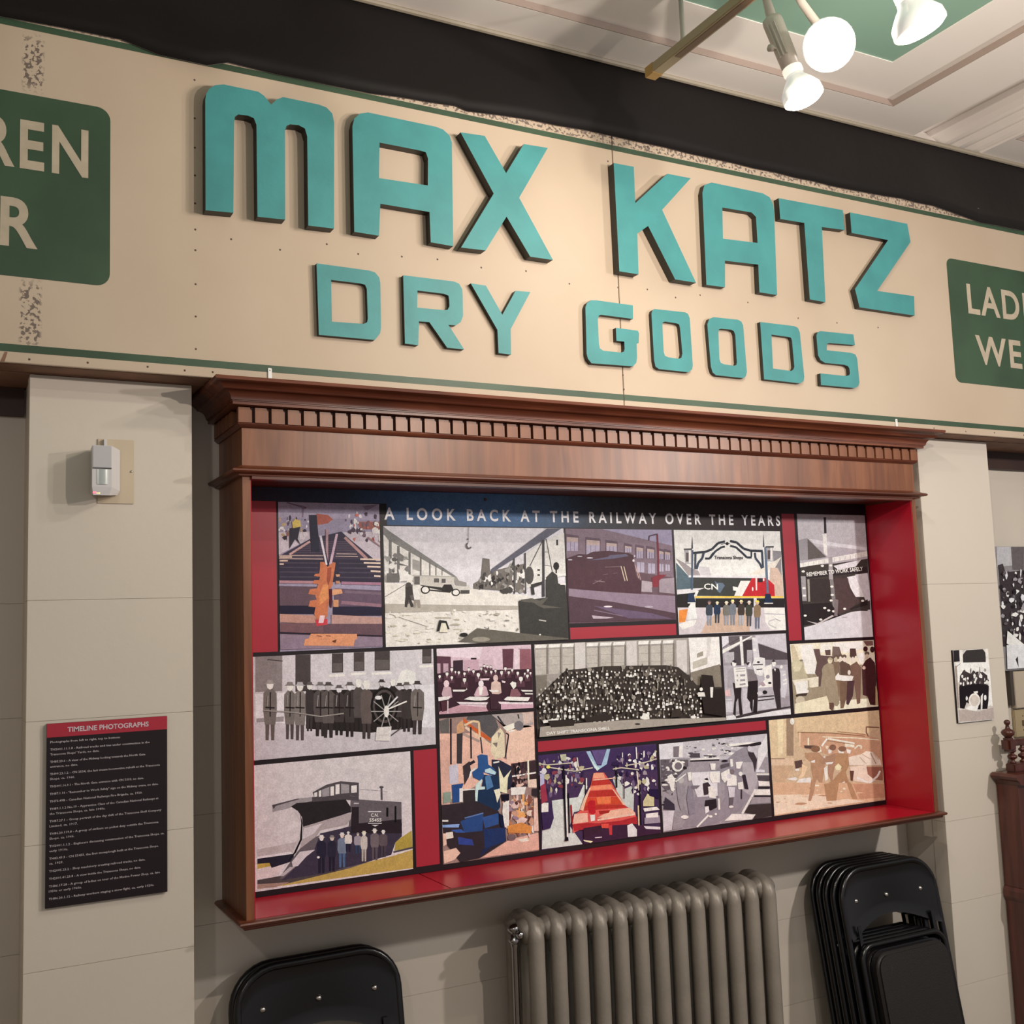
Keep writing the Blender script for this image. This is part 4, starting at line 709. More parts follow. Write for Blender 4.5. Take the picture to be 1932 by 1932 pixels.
# 12 ladies tour
p=Pic('p12',(1230,1360,.12164),'#8f8288','black and white photograph of ladies walking through a workshop')
p.P('#c4b9be',108,358,480,330,480,570,120,600); p.P('#b0a4aa',480,330,1778,200,1790,560,1040,600,480,570)
p.dots([(480,340),(1400,240),(1300,560),(560,590)],60,['#4c4246','#d8ced3','#2e2629','#9a8e94','#ebe3e7'],14,56,.4)
p.P('#847880',1300,470,1480,380,1600,720,1590,1060,1350,1400,900,1640,470,1650,700,1100,1050,700); p.P('#9f9298',1400,640,1560,640,1640,900,1560,1180,1400,1080)
p.P('#e2dade',1180,360,1480,330,1600,330,1600,380,1200,400); p.P('#2e2629',1200,400,1500,360,1680,320,1700,370,1500,400); p.P('#c9bec4',1780,200,1790,470,1680,700,1620,800,1640,440)
p.L('#e8e0e4',24,590,600,1040,580); p.L('#2a2226',18,590,625,1040,605); p.P('#4b4146',590,500,740,500,740,570,590,570); p.L('#3c3236',14,800,540,1000,545); p.P('#dcd2d8',420,390,470,380,460,560,410,560); p.P('#6f6368',330,400,420,390,410,560,330,560); p.P('#c6bbc1',610,800,1050,780,1050,1160,700,1180,620,960)
p.P('#5b5056',130,600,560,600,560,700,400,860,240,1110,140,1000); p.dots([(130,600),(560,600),(350,1100),(150,1380)],60,['#d0c5cb','#2c2427','#8a7e84','#e6dde2','#4a4044'],14,46,.5)
p.E('#e0d7dc',390,700,90,90); p.E('#6a5e64',400,700,60,60); p.P('#e0d7dc',230,860,300,820,350,900,330,1100,290,1080); p.P('#39303a',200,1180,340,1290,350,1380,170,1370)
p.P('#b8acb2',160,1400,340,1390,300,1690,170,1715); p.P('#8b7f85',340,1400,480,1380,470,1660,310,1690)
p.L('#e8dfe0',30,690,1650,870,1460); p.L('#e8dfe0',34,1390,1440,1600,1060); p.P('#cfc4ca',1120,1550,1230,1440,1600,1450,1540,1530)
p.P('#39302f',1500,1300,1840,1280,1870,1470,1560,1540,1600,1450,1430,1420); p.P('#d8ced4',1600,1060,1820,1060,1830,1150,1580,1150); p.P('#8f8388',1540,1180,1830,1180,1835,1270,1520,1290); p.P('#d9d0d5',1640,930,1810,940,1820,1010,1650,1010); p.R('#2e2629',1640,1020,1820,1050); p.P('#4a4045',1630,850,1810,850,1815,930,1650,930); p.R('#e4dce0',1610,815,1810,840); p.P('#c3b8be',1600,750,1740,760,1740,800,1600,800); p.R('#2e2629',1580,1155,1830,1180)
p.P('#857a80',370,960,470,940,510,1080,490,1300,540,1440,470,1480,400,1250,380,1100); p.E('#a39a98',440,920,50,50); p.P('#7d727c',560,1000,620,1010,640,1200,660,1430,570,1460,530,1200); p.P('#d3c8ce',540,800,600,790,610,920,560,930); p.L('#e2dade',18,360,945,520,820); p.P('#6a5f66',600,1000,740,1000,690,1050,600,1050)
p.P('#3b2f33',780,970,860,950,900,1000,860,1140,800,1150); p.E('#d8cdd2',830,920,32,34); p.P('#2a2225',800,900,850,880,870,920,820,915); p.P('#d2c7cd',860,1020,940,1010,990,1080,980,1200,880,1190); p.P('#2c2427',820,1230,990,1210,1000,1340,900,1390,810,1320); p.P('#c9bec4',810,1330,870,1320,880,1400,820,1440); p.P('#e2dade',890,660,980,660,970,760,910,760); p.P('#d0c5cb',890,790,1050,800,1030,950,930,960,890,900)
p.P('#8f8389',1010,960,1110,940,1120,1180,1040,1320,1020,1200); p.P('#e2d9e0',1060,810,1190,740,1210,860,1120,960,1070,900); p.P('#ded5dc',1160,870,1210,820,1300,850,1310,1000,1150,1010); p.E('#6e5f64',1235,790,36,44); p.E('#c0b3b9',1185,860,30,38); p.P('#bfb3ba',1170,1020,1280,1030,1270,1180,1190,1190); p.P('#5b4f55',1190,1190,1260,1180,1240,1330,1190,1320)
p.E('#cfc4c9',1365,820,32,34); p.P('#e6dee2',1320,960,1400,940,1410,1060,1330,1060); p.P('#332a2f',1390,840,1440,830,1490,1060,1430,1050); p.L('#3b3236',20,1380,1060,1380,1210); p.P('#3a3034',1480,480,1570,490,1620,600,1590,800,1560,640,1500,540); p.E('#b8acb2',1500,430,30,44); p.P('#ddd4d9',1200,590,1240,590,1250,700,1210,720); p.P('#dcd2d8',1290,640,1400,630,1360,740,1300,740); p.E('#2a2327',1120,620,50,16); p.P('#55494f',1060,680,1190,650,1190,700,1060,740)
p.E('#ece4e8',900,1480,30,20); p.E('#ece4e8',980,1445,20,18); p.E('#d8ced3',1220,1330,36,20); p.E('#e0d7dc',500,1490,60,30); p.P('#cfc4ca',1010,1200,1040,1200,1050,1370,1020,1380)

# 13 red frames
p=Pic('p13',(1010,1390,.1294),'#43304a','colour photograph of red car frames on an assembly line')
p.P('#3d2c4c',38,250,1760,120,1780,500,60,520); p.P('#8fa0b4',740,215,800,210,900,420,960,420,1040,180,1090,180,1040,400,920,480,860,460); p.P('#b8c4d0',780,280,880,420,940,460,900,500,860,440); p.P('#5a4870',820,200,1030,190,960,400,900,400)
p.P('#bfbcb8',240,930,620,880,700,700,760,720,640,1080,560,1100,500,1300,690,1580,95,1640,100,1360,260,1180); p.P('#b3b0ac',1120,600,1180,560,1300,760,1440,700,1430,1080,1240,960)
p.dots([(45,300),(600,290),(760,520),(640,720),(60,900)],90,['#6a5470','#332440','#bfb4b8','#8c7a84','#d8d0c8','#7a3a44','#a89a7c','#4c3c5c'],12,42)
p.dots([(1100,330),(1750,140),(1790,700),(1480,850),(1180,560)],90,['#6a5470','#332440','#cfc6c8','#8c7a84','#dcd4cc','#5a3a4c','#a89a7c','#2b2038'],12,42)
for a in((40,390,160,410,520,380),(160,440,560,500,830,450),(1120,470,1250,450,1500,480),(1300,420,1600,370,1760,320)): p.L('#b8a898',16,*a)
p.E('#e6c060',180,440,30,24); p.P('#a8a08a',350,260,440,250,440,350,370,350); p.L('#c9bcb0',16,600,300,620,440); p.L('#cfc8c4',14,1260,230,1260,300); p.L('#cfc8c4',16,1460,150,1470,320)
p.P('#c4514c',830,560,870,520,990,520,1120,700,1310,1010,1450,1110,1480,1380,1430,1300,780,1290,540,1400,530,1250,600,1110,640,1080,800,700)
p.P('#d88a70',840,530,980,525,1010,600,830,610); p.P('#a3322c',830,630,1060,610,1100,690,800,710); p.P('#d8785c',800,720,1100,690,1130,760,780,780); p.P('#a3322c',790,790,1130,770,1180,860,740,880); p.P('#b8432f',740,890,1190,870,1260,980,700,1000); p.P('#cf6a44',880,880,1090,870,1090,970,900,980); p.P('#a3322c',690,1000,1280,985,1330,1030,640,1080)
p.P('#e0a48e',640,1060,700,900,780,740,800,740,720,960,690,1080); p.P('#e0a48e',1110,760,1130,760,1310,1000,1270,990); p.L('#e0a08c',16,830,630,1160,600)
p.P('#dca08e',560,1120,750,1110,760,1240,530,1270); p.P('#e3aa98',890,1200,1440,1110,1450,1140,900,1225); p.P('#dc9c88',1090,1070,1370,1030,1450,1110,1000,1180,890,1180); p.P('#8f2a26',910,1080,1080,1070,1060,1110,930,1130); p.P('#a8242c',750,960,800,920,860,930,870,1110,830,1130,770,1110); p.P('#e8cac6',790,1140,860,1135,860,1220,800,1230)
p.P('#9a2c30',530,1280,770,1250,900,1260,1240,1220,1470,1160,1480,1270,1080,1290,560,1370); p.P('#3a2430',690,1330,950,1290,960,1440,900,1470,700,1500); p.P('#3b2536',1100,1290,1440,1270,1830,1310,1830,1440,1100,1540,690,1590,700,1490); p.P('#c0483c',950,1270,1060,1265,1060,1330,960,1330); p.P('#b0383c',1060,1290,1110,1290,1110,1430,1070,1430); p.P('#c9c0c0',1330,1290,1400,1260,1470,1350,1470,1450,1340,1460); p.L('#c9b8bc',12,860,1470,960,1460); p.P('#d8c8a0',690,1500,830,1520,800,1545,700,1520)
p.L('#1f1620',26,400,420,440,1500); p.L('#ded0c0',20,440,560,440,900,460,1460); p.L('#1f1620',20,470,820,490,1400); p.L('#8e2028',22,510,990,530,1260); p.L('#1f1620',16,730,640,720,830); p.L('#cfc4c4',18,735,600,735,760); p.L('#5a3f4c',14,1285,540,1285,900); p.L('#1f1620',22,1170,480,1175,740); p.L('#d4b8a8',16,1470,500,1500,780); p.L('#1f1620',20,1510,700,1530,1280); p.L('#cdb08c',20,1490,1000,1500,1290); p.P('#1f1620',430,1460,470,1460,475,1515,415,1520)
p.P('#3a2a48',80,1080,230,960,260,1180,210,1330,100,1360); p.P('#d0c4c8',80,960,180,960,180,1090,80,1100); p.P('#8a3444',60,700,130,640,170,930,80,980); p.P('#a39ab4',60,540,120,540,120,680,60,720); p.P('#d8d0c8',1560,1040,1760,1020,1800,1060,1580,1090); p.P('#8f7f8c',1580,1180,1800,1140,1810,1250,1580,1270); p.P('#ddd4d2',1600,1120,1780,1100,1780,1170,1600,1180); p.P('#c9bcc0',1570,1300,1810,1310,1810,1350,1600,1340); p.P('#b8a884',1560,940,1620,830,1720,860,1720,1010,1560,1010); p.P('#2b2038',1640,760,1800,760,1800,900,1650,860)

# 14 blue machine
p=Pic('p14',(815,1330,.16045),'#8c6f6a','colour photograph of a blue shop machine')
p.P('#cf9f90',80,340,560,330,760,560,860,640,1210,640,1200,260,860,240,700,100,1190,85,1215,640,930,700,930,1000,500,960,100,1170); p.P('#d8a898',870,300,1200,250,1210,640,880,680); p.P('#c39488',90,400,210,420,210,1170,120,1170)
p.P('#514a4c',420,120,730,110,780,260,700,400,580,300,560,200,400,170); p.P('#9a8a88',700,110,900,100,1190,90,1190,240,870,240,800,200); p.P('#b4532f',370,150,470,240,690,390,690,430,560,360,370,200); p.P('#b88868',290,240,360,170,380,310,290,350); p.P('#5b5350',80,190,200,150,200,330,100,330)
p.L('#c9a888',24,380,240,480,190,550,200,560,370); p.L('#caa690',30,390,260,640,440,690,470); p.L('#9a8078',30,360,340,560,430)
p.L('#2c2428',20,220,160,222,700); p.P('#3c3436',290,340,360,330,350,690,290,690); p.L('#2c2428',18,455,260,460,630); p.L('#3a3236',16,570,380,590,570)
p.P('#c9b49c',700,380,800,270,830,300,850,340,860,610,740,640,690,560); p.P('#8c7a70',770,320,810,330,780,400); p.P('#77685f',710,450,770,440,760,500); p.L('#2c2428',16,870,330,900,350,860,620); p.P('#d8c6b8',830,260,960,210,980,270,880,310); p.E('#6c6266',1020,245,56,60); p.L('#e4d8dc',18,900,315,970,300); p.L('#3a3236',20,770,130,840,230); p.L('#3a3236',16,1010,110,1020,160); p.P('#b89c94',1060,90,1190,90,1190,200,1080,230)
p.P('#b4a8b4',200,720,300,690,310,920,205,930); p.L('#2e262c',34,380,820,400,720,500,660); p.P('#3a3034',360,720,440,660,460,800,380,940); p.L('#cfc4cc',20,440,860,460,780,520,740)
p.P('#2c2b3a',700,640,800,650,930,720,930,980,800,1040,740,960,700,820); p.P('#e0c8a8',780,720,840,860,930,760,890,860,880,1040,800,1020); p.L('#e6dce0',18,720,680,790,665)
p.P('#3a2a2e',930,690,1220,650,1240,970,1120,960,930,960); p.L('#e6c2b0',20,1128,650,1135,960); p.L('#e8d4c8',18,940,840,1220,795); p.dots([(940,700),(1110,690),(1110,950),(940,950)],30,['#1f1a20','#8c6a64','#c9a498','#4a3438'],10,30); p.P('#d8b0a2',1130,880,1225,870,1230,970,1130,970)
p.P('#2f4a78',530,600,570,580,650,590,660,700,720,740,760,800,720,830,600,790,620,870,560,890,480,850,470,790,540,740,540,640); p.P('#a9bac8',620,760,680,740,750,790,740,820,620,790); p.P('#243048',610,820,780,840,800,1200,760,1260,540,1260,530,1000,580,960); p.P('#4c6c94',620,840,680,820,720,960,640,1000); p.P('#b8c2d8',510,940,580,870,590,890,560,960,620,960,620,990,540,1000,530,1140,500,1140)
p.P('#2c4474',230,940,370,920,320,1050,320,1140,240,1150); p.P('#d0d4e0',320,980,360,980,360,1140,320,1140); p.P('#342c2e',360,1010,500,1000,510,1140,370,1150); p.L('#c9ccd8',14,350,1000,500,990); p.P('#7f887c',130,1030,220,1020,220,1140,130,1160)
p.P('#332a2e',100,1180,520,1130,780,1250,860,1460,870,1600,560,1800,330,1860,140,1600,110,1300); p.P('#2e4270',330,1370,600,1260,590,1480,380,1500); p.P('#34497a',590,1320,780,1270,780,1400,620,1450); p.P('#7d92c0',120,1410,320,1400,310,1440,120,1440); p.P('#38508c',220,1470,340,1460,390,1500,280,1500); p.P('#353f7c',300,1550,470,1580,490,1650,310,1640); p.P('#283256',600,1460,860,1440,860,1600,620,1700); p.P('#262c48',590,1700,720,1650,560,1780); p.L('#d8d4dc',20,118,1362,188,1362); p.P('#d8c0b4',160,1500,240,1490,250,1560,160,1580); p.P('#cfa898',125,1510,160,1510,170,1640,130,1660); p.L('#5a6c98',14,380,1330,600,1270)
p.P('#c9988a',600,1780,880,1600,1000,1560,1250,1500,1258,1700,560,1800); p.P('#e0c0b4',1000,1580,1120,1560,1140,1600,1040,1610); p.P('#d4a898',130,1720,280,1680,330,1740,260,1820,140,1865)
p.dots([(820,1120),(1180,1040),(1200,1400),(1180,1500),(880,1540),(840,1300)],100,['#c9a8a4','#e0ccc8','#7a4c44','#a86a4c','#8c7080','#d8b4a8','#5a3430','#b88874','#d89058'],12,44); p.P('#d8ccc8',830,1150,900,1120,900,1420,850,1440,820,1260); p.P('#c07a44',880,1420,1050,1380,1170,1430,1160,1510,890,1500); p.E('#6a5458',930,1555,50,40); p.P('#e0cfc4',920,970,1100,960,1080,1050,920,1060); p.P('#d8c4b0',720,1000,790,980,800,1050,760,1150,740,1060); p.P('#201c26',800,1050,900,1045,900,1120,820,1130); p.P('#1f2236',780,1270,830,1300,840,1440,800,1430); p.P('#d4a89c',1190,1100,1235,1090,1250,1480,1190,1480); p.P('#332a2e',1170,980,1240,980,1240,1080,1170,1060)

# 15 plow
p=Pic('p15',(470,1400,.19151),'#c4b5b8','colour photograph of a wedge snowplough car with eight men')
p.P('#bfb0b2',65,215,1583,90,1600,860,1400,940,400,1080,75,1070); p.P('#ab9b9c',75,1060,480,980,480,1100,80,1130); p.P('#c9bcc0',80,1130,400,1080,440,1100,420,1130,80,1160)
p.P('#9b8440',1440,980,1600,870,1612,1040,1430,1070); p.P('#a98b4e',400,1370,900,1250,1420,1120,1612,1060,1615,1240,75,1450); p.P('#b09048',80,1200,200,1170,220,1220,80,1260); p.P('#c9b4b4',80,1250,320,1200,330,1240,240,1330,80,1340); p.P('#4a4040',80,1360,350,1310,1000,1240,350,1400,80,1400); p.P('#96786e',80,1400,400,1380,260,1430,80,1445)
p.P('#2b2630',80,1150,440,1100,440,1170,220,1240,200,1190,80,1200)
p.L('#4a4246',18,1420,1085,1610,1040)
p.P('#5d5257',1000,560,1080,565,1300,580,1500,590,1505,930,1440,990,1380,1110,1000,1240,300,1350,330,1290,460,1100,500,1050,660,930,980,830); p.P('#3b3340',1000,830,1505,800,1500,930,1440,990,1400,1110,1100,1200,700,1300,320,1360,640,1060,700,900)
p.P('#2d2529',1130,640,1140,640,1150,760,1350,760,1500,760,1505,900,1000,900,1010,640)
p.P('#5d5257',1080,570,1495,592,1500,760,1080,800)
p.P('#4a4145',640,540,880,520,1080,540,1080,580,960,570,600,590,450,640,410,635,480,560); p.P('#8f8386',225,620,480,555,620,545,620,580,450,620,400,650,230,690); p.P('#4a4044',225,620,480,555,500,560,260,630,240,660)
p.P('#b7a8ac',420,650,500,680,525,800,515,960,470,1060,430,1090,460,1000,500,900,500,780); p.P('#2c2628',410,635,470,600,950,565,1000,640,1000,690,760,770,530,835,520,740,480,680)
p.P('#9c8c8e',530,835,760,765,1010,690,1000,760,960,815,700,870,660,930,500,1050,530,900); p.P('#bcaeb1',540,850,720,800,690,830,640,900,520,960); p.P('#1d191d',500,690,525,800,520,960,460,1090,380,1180,330,1250,440,1090,500,960,512,800)
p.P('#c0b0b4',420,1180,500,1080,650,1060,560,1130,480,1220,430,1230); p.P('#a89a9e',300,1320,400,1230,450,1230,340,1320)
p.P('#4c4346',625,495,760,420,900,385,1080,400,1080,540,1000,530,640,545); 
for x0,y0,x1,y1 in((640,500,670,540),(685,480,710,540),(800,440,835,530),(850,420,890,515),(1005,430,1060,500)): p.P('#cfc2c6',x0,y0,x1,y0-6,x1,y1-4,x0,y1)
p.P('#8c8084',715,470,790,440,790,530,720,540); p.P('#8f8487',905,410,985,420,985,500,905,510)
p.L('#4c4448',18,1303,450,1305,570); p.E('#4c4448',1303,445,22,12); p.L('#7e7478',3,1085,465,1290,480,1360,490)
p.R('#1d191c',1350,645,1370,735); p.R('#1d191c',1432,630,1450,790); p.L('#c8bcc0',8,1170,685,1300,685); p.L('#c8bcc0',8,1170,800,1305,800); p.R('#b3a6aa',1030,598,1080,610); p.P('#c8bcc0',1205,815,1275,815,1240,832)
p.text('C.N.','#d6cbd0',1195,735,1270,735,34); p.text('55455','#d6cbd0',1180,785,1300,785,34)
for x,yt,yb,b,h,l,hat,w in((712,915,1290,'#2b2734','#cfc0bc','#28242f','#d8cdd0',90),(815,918,1270,'#2d2a36','#b8a49c','#28242f','#7d7270',80),(915,890,1235,'#6a6e80','#cdb4a8','#4a5a78','#c9bec2',90),(975,880,1080,'#c6b8b4','#dac8c0','#2b2734','#cfc4c0',70),(1070,890,1100,'#8c8088','#b8a49c','#343c50','#7d7274',75),(1130,875,1175,'#b4a6a0','#dccbb8','#a89a94','#cdbfa8',65),(1235,850,1160,'#66585c','#d8c6be','#54484e','#c9bdb8',85),(1320,865,1130,'#57494e','#dccdc8','#453a40','#cdc2c0',80)): p.man(x,yt,yb,w,b,h,l,hat)
p.E('#e2d8da',680,1135,14,12)
# small band photo
p=Pic('small',(1790,1210,.13976),'#b8a8a2','small black and white photograph of a band on a porch')
p.P('#2a2426',60,125,140,118,150,270,70,280); p.P('#352e2e',190,180,240,120,460,105,500,160,500,290,250,320,190,290); p.P('#cdbfb8',150,118,185,115,195,300,155,300); p.P('#c9bab2',490,110,530,100,550,320,510,320)
p.P('#d8ccc6',90,290,540,280,560,500,100,560); p.L('#4a4040',6,95,350,160,300); p.P('#d4c6be',540,330,570,330,600,870,530,870); p.P('#8a7870',80,330,110,330,140,900,120,900)
p.P('#3a3030',150,470,200,390,300,440,330,390,400,440,440,400,520,460,535,620,145,630)
p.dots([(160,400),(480,370),(540,480),(530,620),(140,640)],40,['#2a2224','#4a3e3e','#d8ccc8','#8c7c78','#332a2c'],12,30)
p.P('#221c1e',140,610,400,570,540,600,535,800,520,910,400,920,240,820,210,910,150,900)
for x,y in((160,570),(205,510),(260,565),(300,560),(350,550),(255,500),(490,560),(180,390),(440,400),(370,500)): p.E('#e4dad6',x,y,14,18)
p.E('#cfc0b8',345,800,80,100,14); p.E('#b8a69e',345,800,60,78,14); p.P('#e8dfdc',230,900,280,870,400,880,370,950,240,930); p.P('#e8dfdc',330,680,390,670,390,700,350,710); p.P('#d8ccc6',430,740,460,700,450,930,430,930); p.E('#e4dad6',240,770,14,30); p.E('#e4dad6',490,760,18,40)
p.P('#a08c86',130,930,240,920,400,950,600,890,610,1040,150,1100); p.L('#e0d4d0',10,150,1095,570,1065)
# right crowd board
p=Pic('board',(1350,720,.30124),'#7d7374','black and white photograph of a dense crowd in a workshop')
p.P('#a3999c',1762,1035,1880,1035,1880,1150,1765,1160); p.P('#5a5050',1850,1035,1932,1035,1932,1180,1860,1180); p.P('#3c3334',1768,1150,1800,1140,1830,1240,1780,1240)
p.P('#a89ea1',1932,1010,2700,1010,2700,1180,1932,1180); p.P('#5a5050',2080,1020,2130,1020,2140,1190,2080,1190); p.P('#5a5050',2330,1020,2380,1020,2400,1190,2340,1190)
p.P('#3a3132',1775,1200,1932,1180,2800,1150,2800,1620,1800,1660)
p.dots([(1778,1190),(2800,1150),(2800,1620),(1805,1620)],520,['#2a2224','#8c8083','#dcd4d6','#5a5052','#c4babc','#e8e0e2','#3c3335'],5,16,1.3,6)
p.P('#cfc6ca',1820,1560,1990,1700,1990,1740,1815,1640); p.P('#c9bfc3',1815,1650,2800,1600,2800,1810,1820,1800); p.P('#3c3335',1870,1740,1885,1720,1890,1790)

# ------------------------------------------------------------------ printed display board
WHITE_P = lin((.93, .87, .885))
def ink_of(h): 
    c = hexlin(h); g = (1.30, 1.28, 1.40); return tuple(min(.95, max(c[i]/WHITE_P[i]*g[i]-.016, .004)) for i in range(3))
LAYER = 1.6e-5
def print_sheet(name, key, y, parent, label=None):
    p = PICS[key]; m = MATS[key]; x0, x1, zt, zb = RECTS[key]
    V = []; F = []; K = []
    b = base(parent) + (base(parent.parent) if parent.parent else Vector())
    def put(pts, col, k):
        n = len(V); yy = y-LAYER*k
        V.extend([(x-b.x, yy-b.y, z-b.z) for x, z in pts]); F.append(tuple(range(n, n+len(pts)))); K.append(ink_of(col))
    put([(x0, zt), (x0, zb), (x1, zb), (x1, zt)], p.bg, 0)
    k = 1
    for col, pts in p.it:
        q = []
        for a, c in pts:
            w_ = m[6]*a+m[7]*c+m[8]; X = (m[0]*a+m[1]*c+m[2])/w_; Z = (m[3]*a+m[4]*c+m[5])/w_
            q.append((min(max(X, x0), x1), min(max(Z, zb), zt)))
        area = sum(q[i-1][0]*q[i][1]-q[i][0]*q[i-1][1] for i in range(len(q)))
        if abs(area) < 1e-8: continue
        if area < 0: q = q[::-1]
        put(q, col, k); k += 1
    me = bpy.data.meshes.new(name); me.from_pydata(V, [], F); me.update()
    at = me.color_attributes.new('ink', 'FLOAT_COLOR', 'CORNER')
    dat = []
    for pl, c in zip(me.polygons, K): dat += [*c, 1.0]*pl.loop_total
    at.data.foreach_set('color', dat)
    me.materials.append(MAT['ink'])
    o = bpy.data.objects.new(name, me); C.objects.link(o); o.parent = parent
    if label: o['label'] = label
    for t, col, a, c, a2, c2, h in p.txt:
        def mp_(a, c): w_ = m[6]*a+m[7]*c+m[8]; return ((m[0]*a+m[1]*c+m[2])/w_, (m[3]*a+m[4]*c+m[5])/w_)
        (X, Z), (X2, Z2), (_, Zh) = mp_(a, c), mp_(a2, c2), mp_(a, c-h)
        mt = mat('ink_'+col[1:], ink_of(col), rough=.4)
        text_mesh('print_lettering', t, mt, X, Z, Zh-Z, y-LAYER*(k+20), o, width=math.hypot(X2-X, Z2-Z), bold=.02, rot=math.atan2(Z2-Z, X2-X), res=2)
    return o
board = empty('display_board', (1.92, YP+.006, 1.056), 'black and red printed board of fifteen railway photographs inside the walnut case', 'display board')
MB().box(XLi+.002, XRi-.002, YP, YP+.012, ZB+.0005, 2.1695).build('board_panel', MAT['boardblack'], board)
for k in range(1, 16): print_sheet('photograph', 'p%d' % k, YP-.0006, board, PICS['p%d' % k].label)
for a, b, c, d in ((.745, .8475, 2.1295, 1.7085), (1.795, 2.211, 1.745, 1.7078), (2.7045, 2.764, 2.127, 1.670), (1.662, 2.574, 1.398, 1.366), (1.246, 1.320, 1.405, 1.0735)):
    MB().box(a, b, YP-.0008, YP-.0001, d, c).build('red_block', MAT['inkred'], board)
# title banner, printed blue fading into the black
def banner():
    V, F, K = [], [], []; b = base(board); n = 60; x0, x1 = .76, 2.70
    stops = [(.76, (.030, .022, .034)), (1.05, (.040, .060, .11)), (1.25, (.070, .15, .32)), (1.55, (.090, .20, .42)), (1.72, (.090, .16, .29)), (1.9, (.060, .068, .088)), (2.15, (.040, .030, .034)), (2.70, (.030, .018, .024))]
    def c_(x):
        for (a, ca), (b_, cb) in zip(stops, stops[1:]):
            if x <= b_: t = (x-a)/(b_-a); return tuple(ca[i]+(cb[i]-ca[i])*t for i in range(3))
        return stops[-1][1]
    for i in range(n):
        a, e = x0+(x1-x0)*i/n, x0+(x1-x0)*(i+1)/n
        za = 2.066 if a > 1.16 else 2.130
        k = len(V); V += [(x-b.x, YP-.0003-b.y, z-b.z) for x, z in ((a, za), (e, za), (e, 2.169), (a, 2.169))]; F.append((k, k+1, k+2, k+3)); K += [c_(a), c_(e), c_(e), c_(a)]
    me = bpy.data.meshes.new('title_banner'); me.from_pydata(V, [], F); me.update()
    at = me.color_attributes.new('ink', 'FLOAT_COLOR', 'CORNER'); at.data.foreach_set('color', [q for c in K for q in (*c, 1.0)])
    me.materials.append(MAT['ink']); o = bpy.data.objects.new('title_banner', me); C.objects.link(o); o.parent = board; return o
bn = banner()
def words(o, name, gap):                                     # one object per printed word
    me = o.data; b = bmesh.new(); b.from_mesh(me); par = o.parent
    isl = []; seen = set()
    for v in b.verts:
        if v in seen: continue
        st = [v]; seen.add(v); g = []
        while st:
            q = st.pop(); g.append(q)
            for e in q.link_edges:
                u = e.other_vert(q)
                if u not in seen: seen.add(u); st.append(u)
        isl.append((min(q.co.x for q in g), max(q.co.x for q in g), g))
    isl.sort(key=lambda t: t[0]); grp = []; end = -9e9
    for a, e, g in isl:
        if a-end > gap: grp.append([])
        grp[-1] += g; end = max(end, e)
    for g in grp:
        ix = {v: i for i, v in enumerate(g)}; fs = {f for v in g for f in v.link_faces}
        m = bpy.data.meshes.new(name); m.from_pydata([tuple(v.co) for v in g], [], [tuple(ix[v] for v in f.verts) for f in fs]); m.materials.append(me.materials[0])
        w_ = bpy.data.objects.new(name, m); C.objects.link(w_); w_.parent = par
    b.free(); bpy.data.objects.remove(o)
words(text_mesh('title_word', 'A LOOK BACK AT THE RAILWAY OVER THE YEARS', MAT['white_ink'], 1.1724, 2.0825, .0372, YP-.0009, bn, width=1.524, spacing=1.6, bold=.026, res=5), 'title_word', .0145)
wd = MB().lathe([(0, .005), (.004, .003)], (1.508, YP-.001, 2.150), (0, -1, 0), 8).build('hanging_screw', MAT['nail'], board)

# ------------------------------------------------------------------ things on the pillars
# motion detector
det = empty('motion_detector', (.385, YC, 2.10), 'white plastic motion detector on beige plate on left pillar', 'motion detector')
MB().box(.3545, .4417, YC-.003, YC-.0002, 2.0950, 2.2580, bev=.001).build('wall_plate', MAT['plate'], det)
MB().box(.368, .376, YC-.014, YC-.003, 2.236, 2.256, bev=.001).build('bracket', MAT['plastic'], det)
bd = MB()
x0, x1 = .3345, .3795
def ringz(z, yfr, xb0=.338, xb1=.4075): return [(x0, yfr, z), (x1, yfr, z), (xb1, 2.846, z), (xb0, 2.846, z)]
rings = [ringz(2.1080, 2.806, .342, .372), ringz(2.1275, 2.785), ringz(2.1275, 2.785), ringz(2.2300, 2.785)]
rings[0] = [(.3375, 2.788, 2.1075), (.3750, 2.790, 2.1080), (.402, 2.846, 2.1160), (.340, 2.846, 2.1160)]
v = [p for r in (rings[0], rings[1], rings[3]) for p in r]; f = [(3, 2, 1, 0), (8, 9, 10, 11)]
for i in range(2):
    for k in range(4): f.append((i*4+k, i*4+(k+1) % 4, (i+1)*4+(k+1) % 4, (i+1)*4+k))
body = fixn(obj('housing', v, f, MAT['plastic'], det))
MB().box(.3355, .3785, 2.7838, 2.786, 2.1755, 2.2290, bev=.0008).build('cover', mat('grey_plastic', (.50, .49, .52), rough=.3), det)
MB().box(.3350, .3790, 2.7835, 2.786, 2.1725, 2.1747).build('seam', MAT['edge'], det)
ln = MB(); n = 8
pts = [(.3415+.032*k/n, 2.7855-.0035*math.sin(math.pi*k/n)) for k in range(n+1)]
ln.v = [(x, y, 2.1345) for x, y in pts]+[(x, y, 2.171) for x, y in pts]; ln.f = [(k, k+1, n+2+k, n+1+k) for k in range(n)]
ln.build('sensor_lens', MAT['lens'], det, smooth=True)
MB().box(.3365, .3445, 2.7868, 2.7880, 2.1120, 2.1160).build('indicator_light', MAT['led_r'], det)
MB().box(.3450, .3530, 2.7872, 2.7884, 2.1120, 2.1160).build('indicator_light', MAT['led_y'], det)
MB().lathe([(0, .003), (.002, .0026), (.003, .001)], (.4355, YC-.003, 2.1775), (0, -1, 0), 10).build('screw', MAT['steel'], det, True)
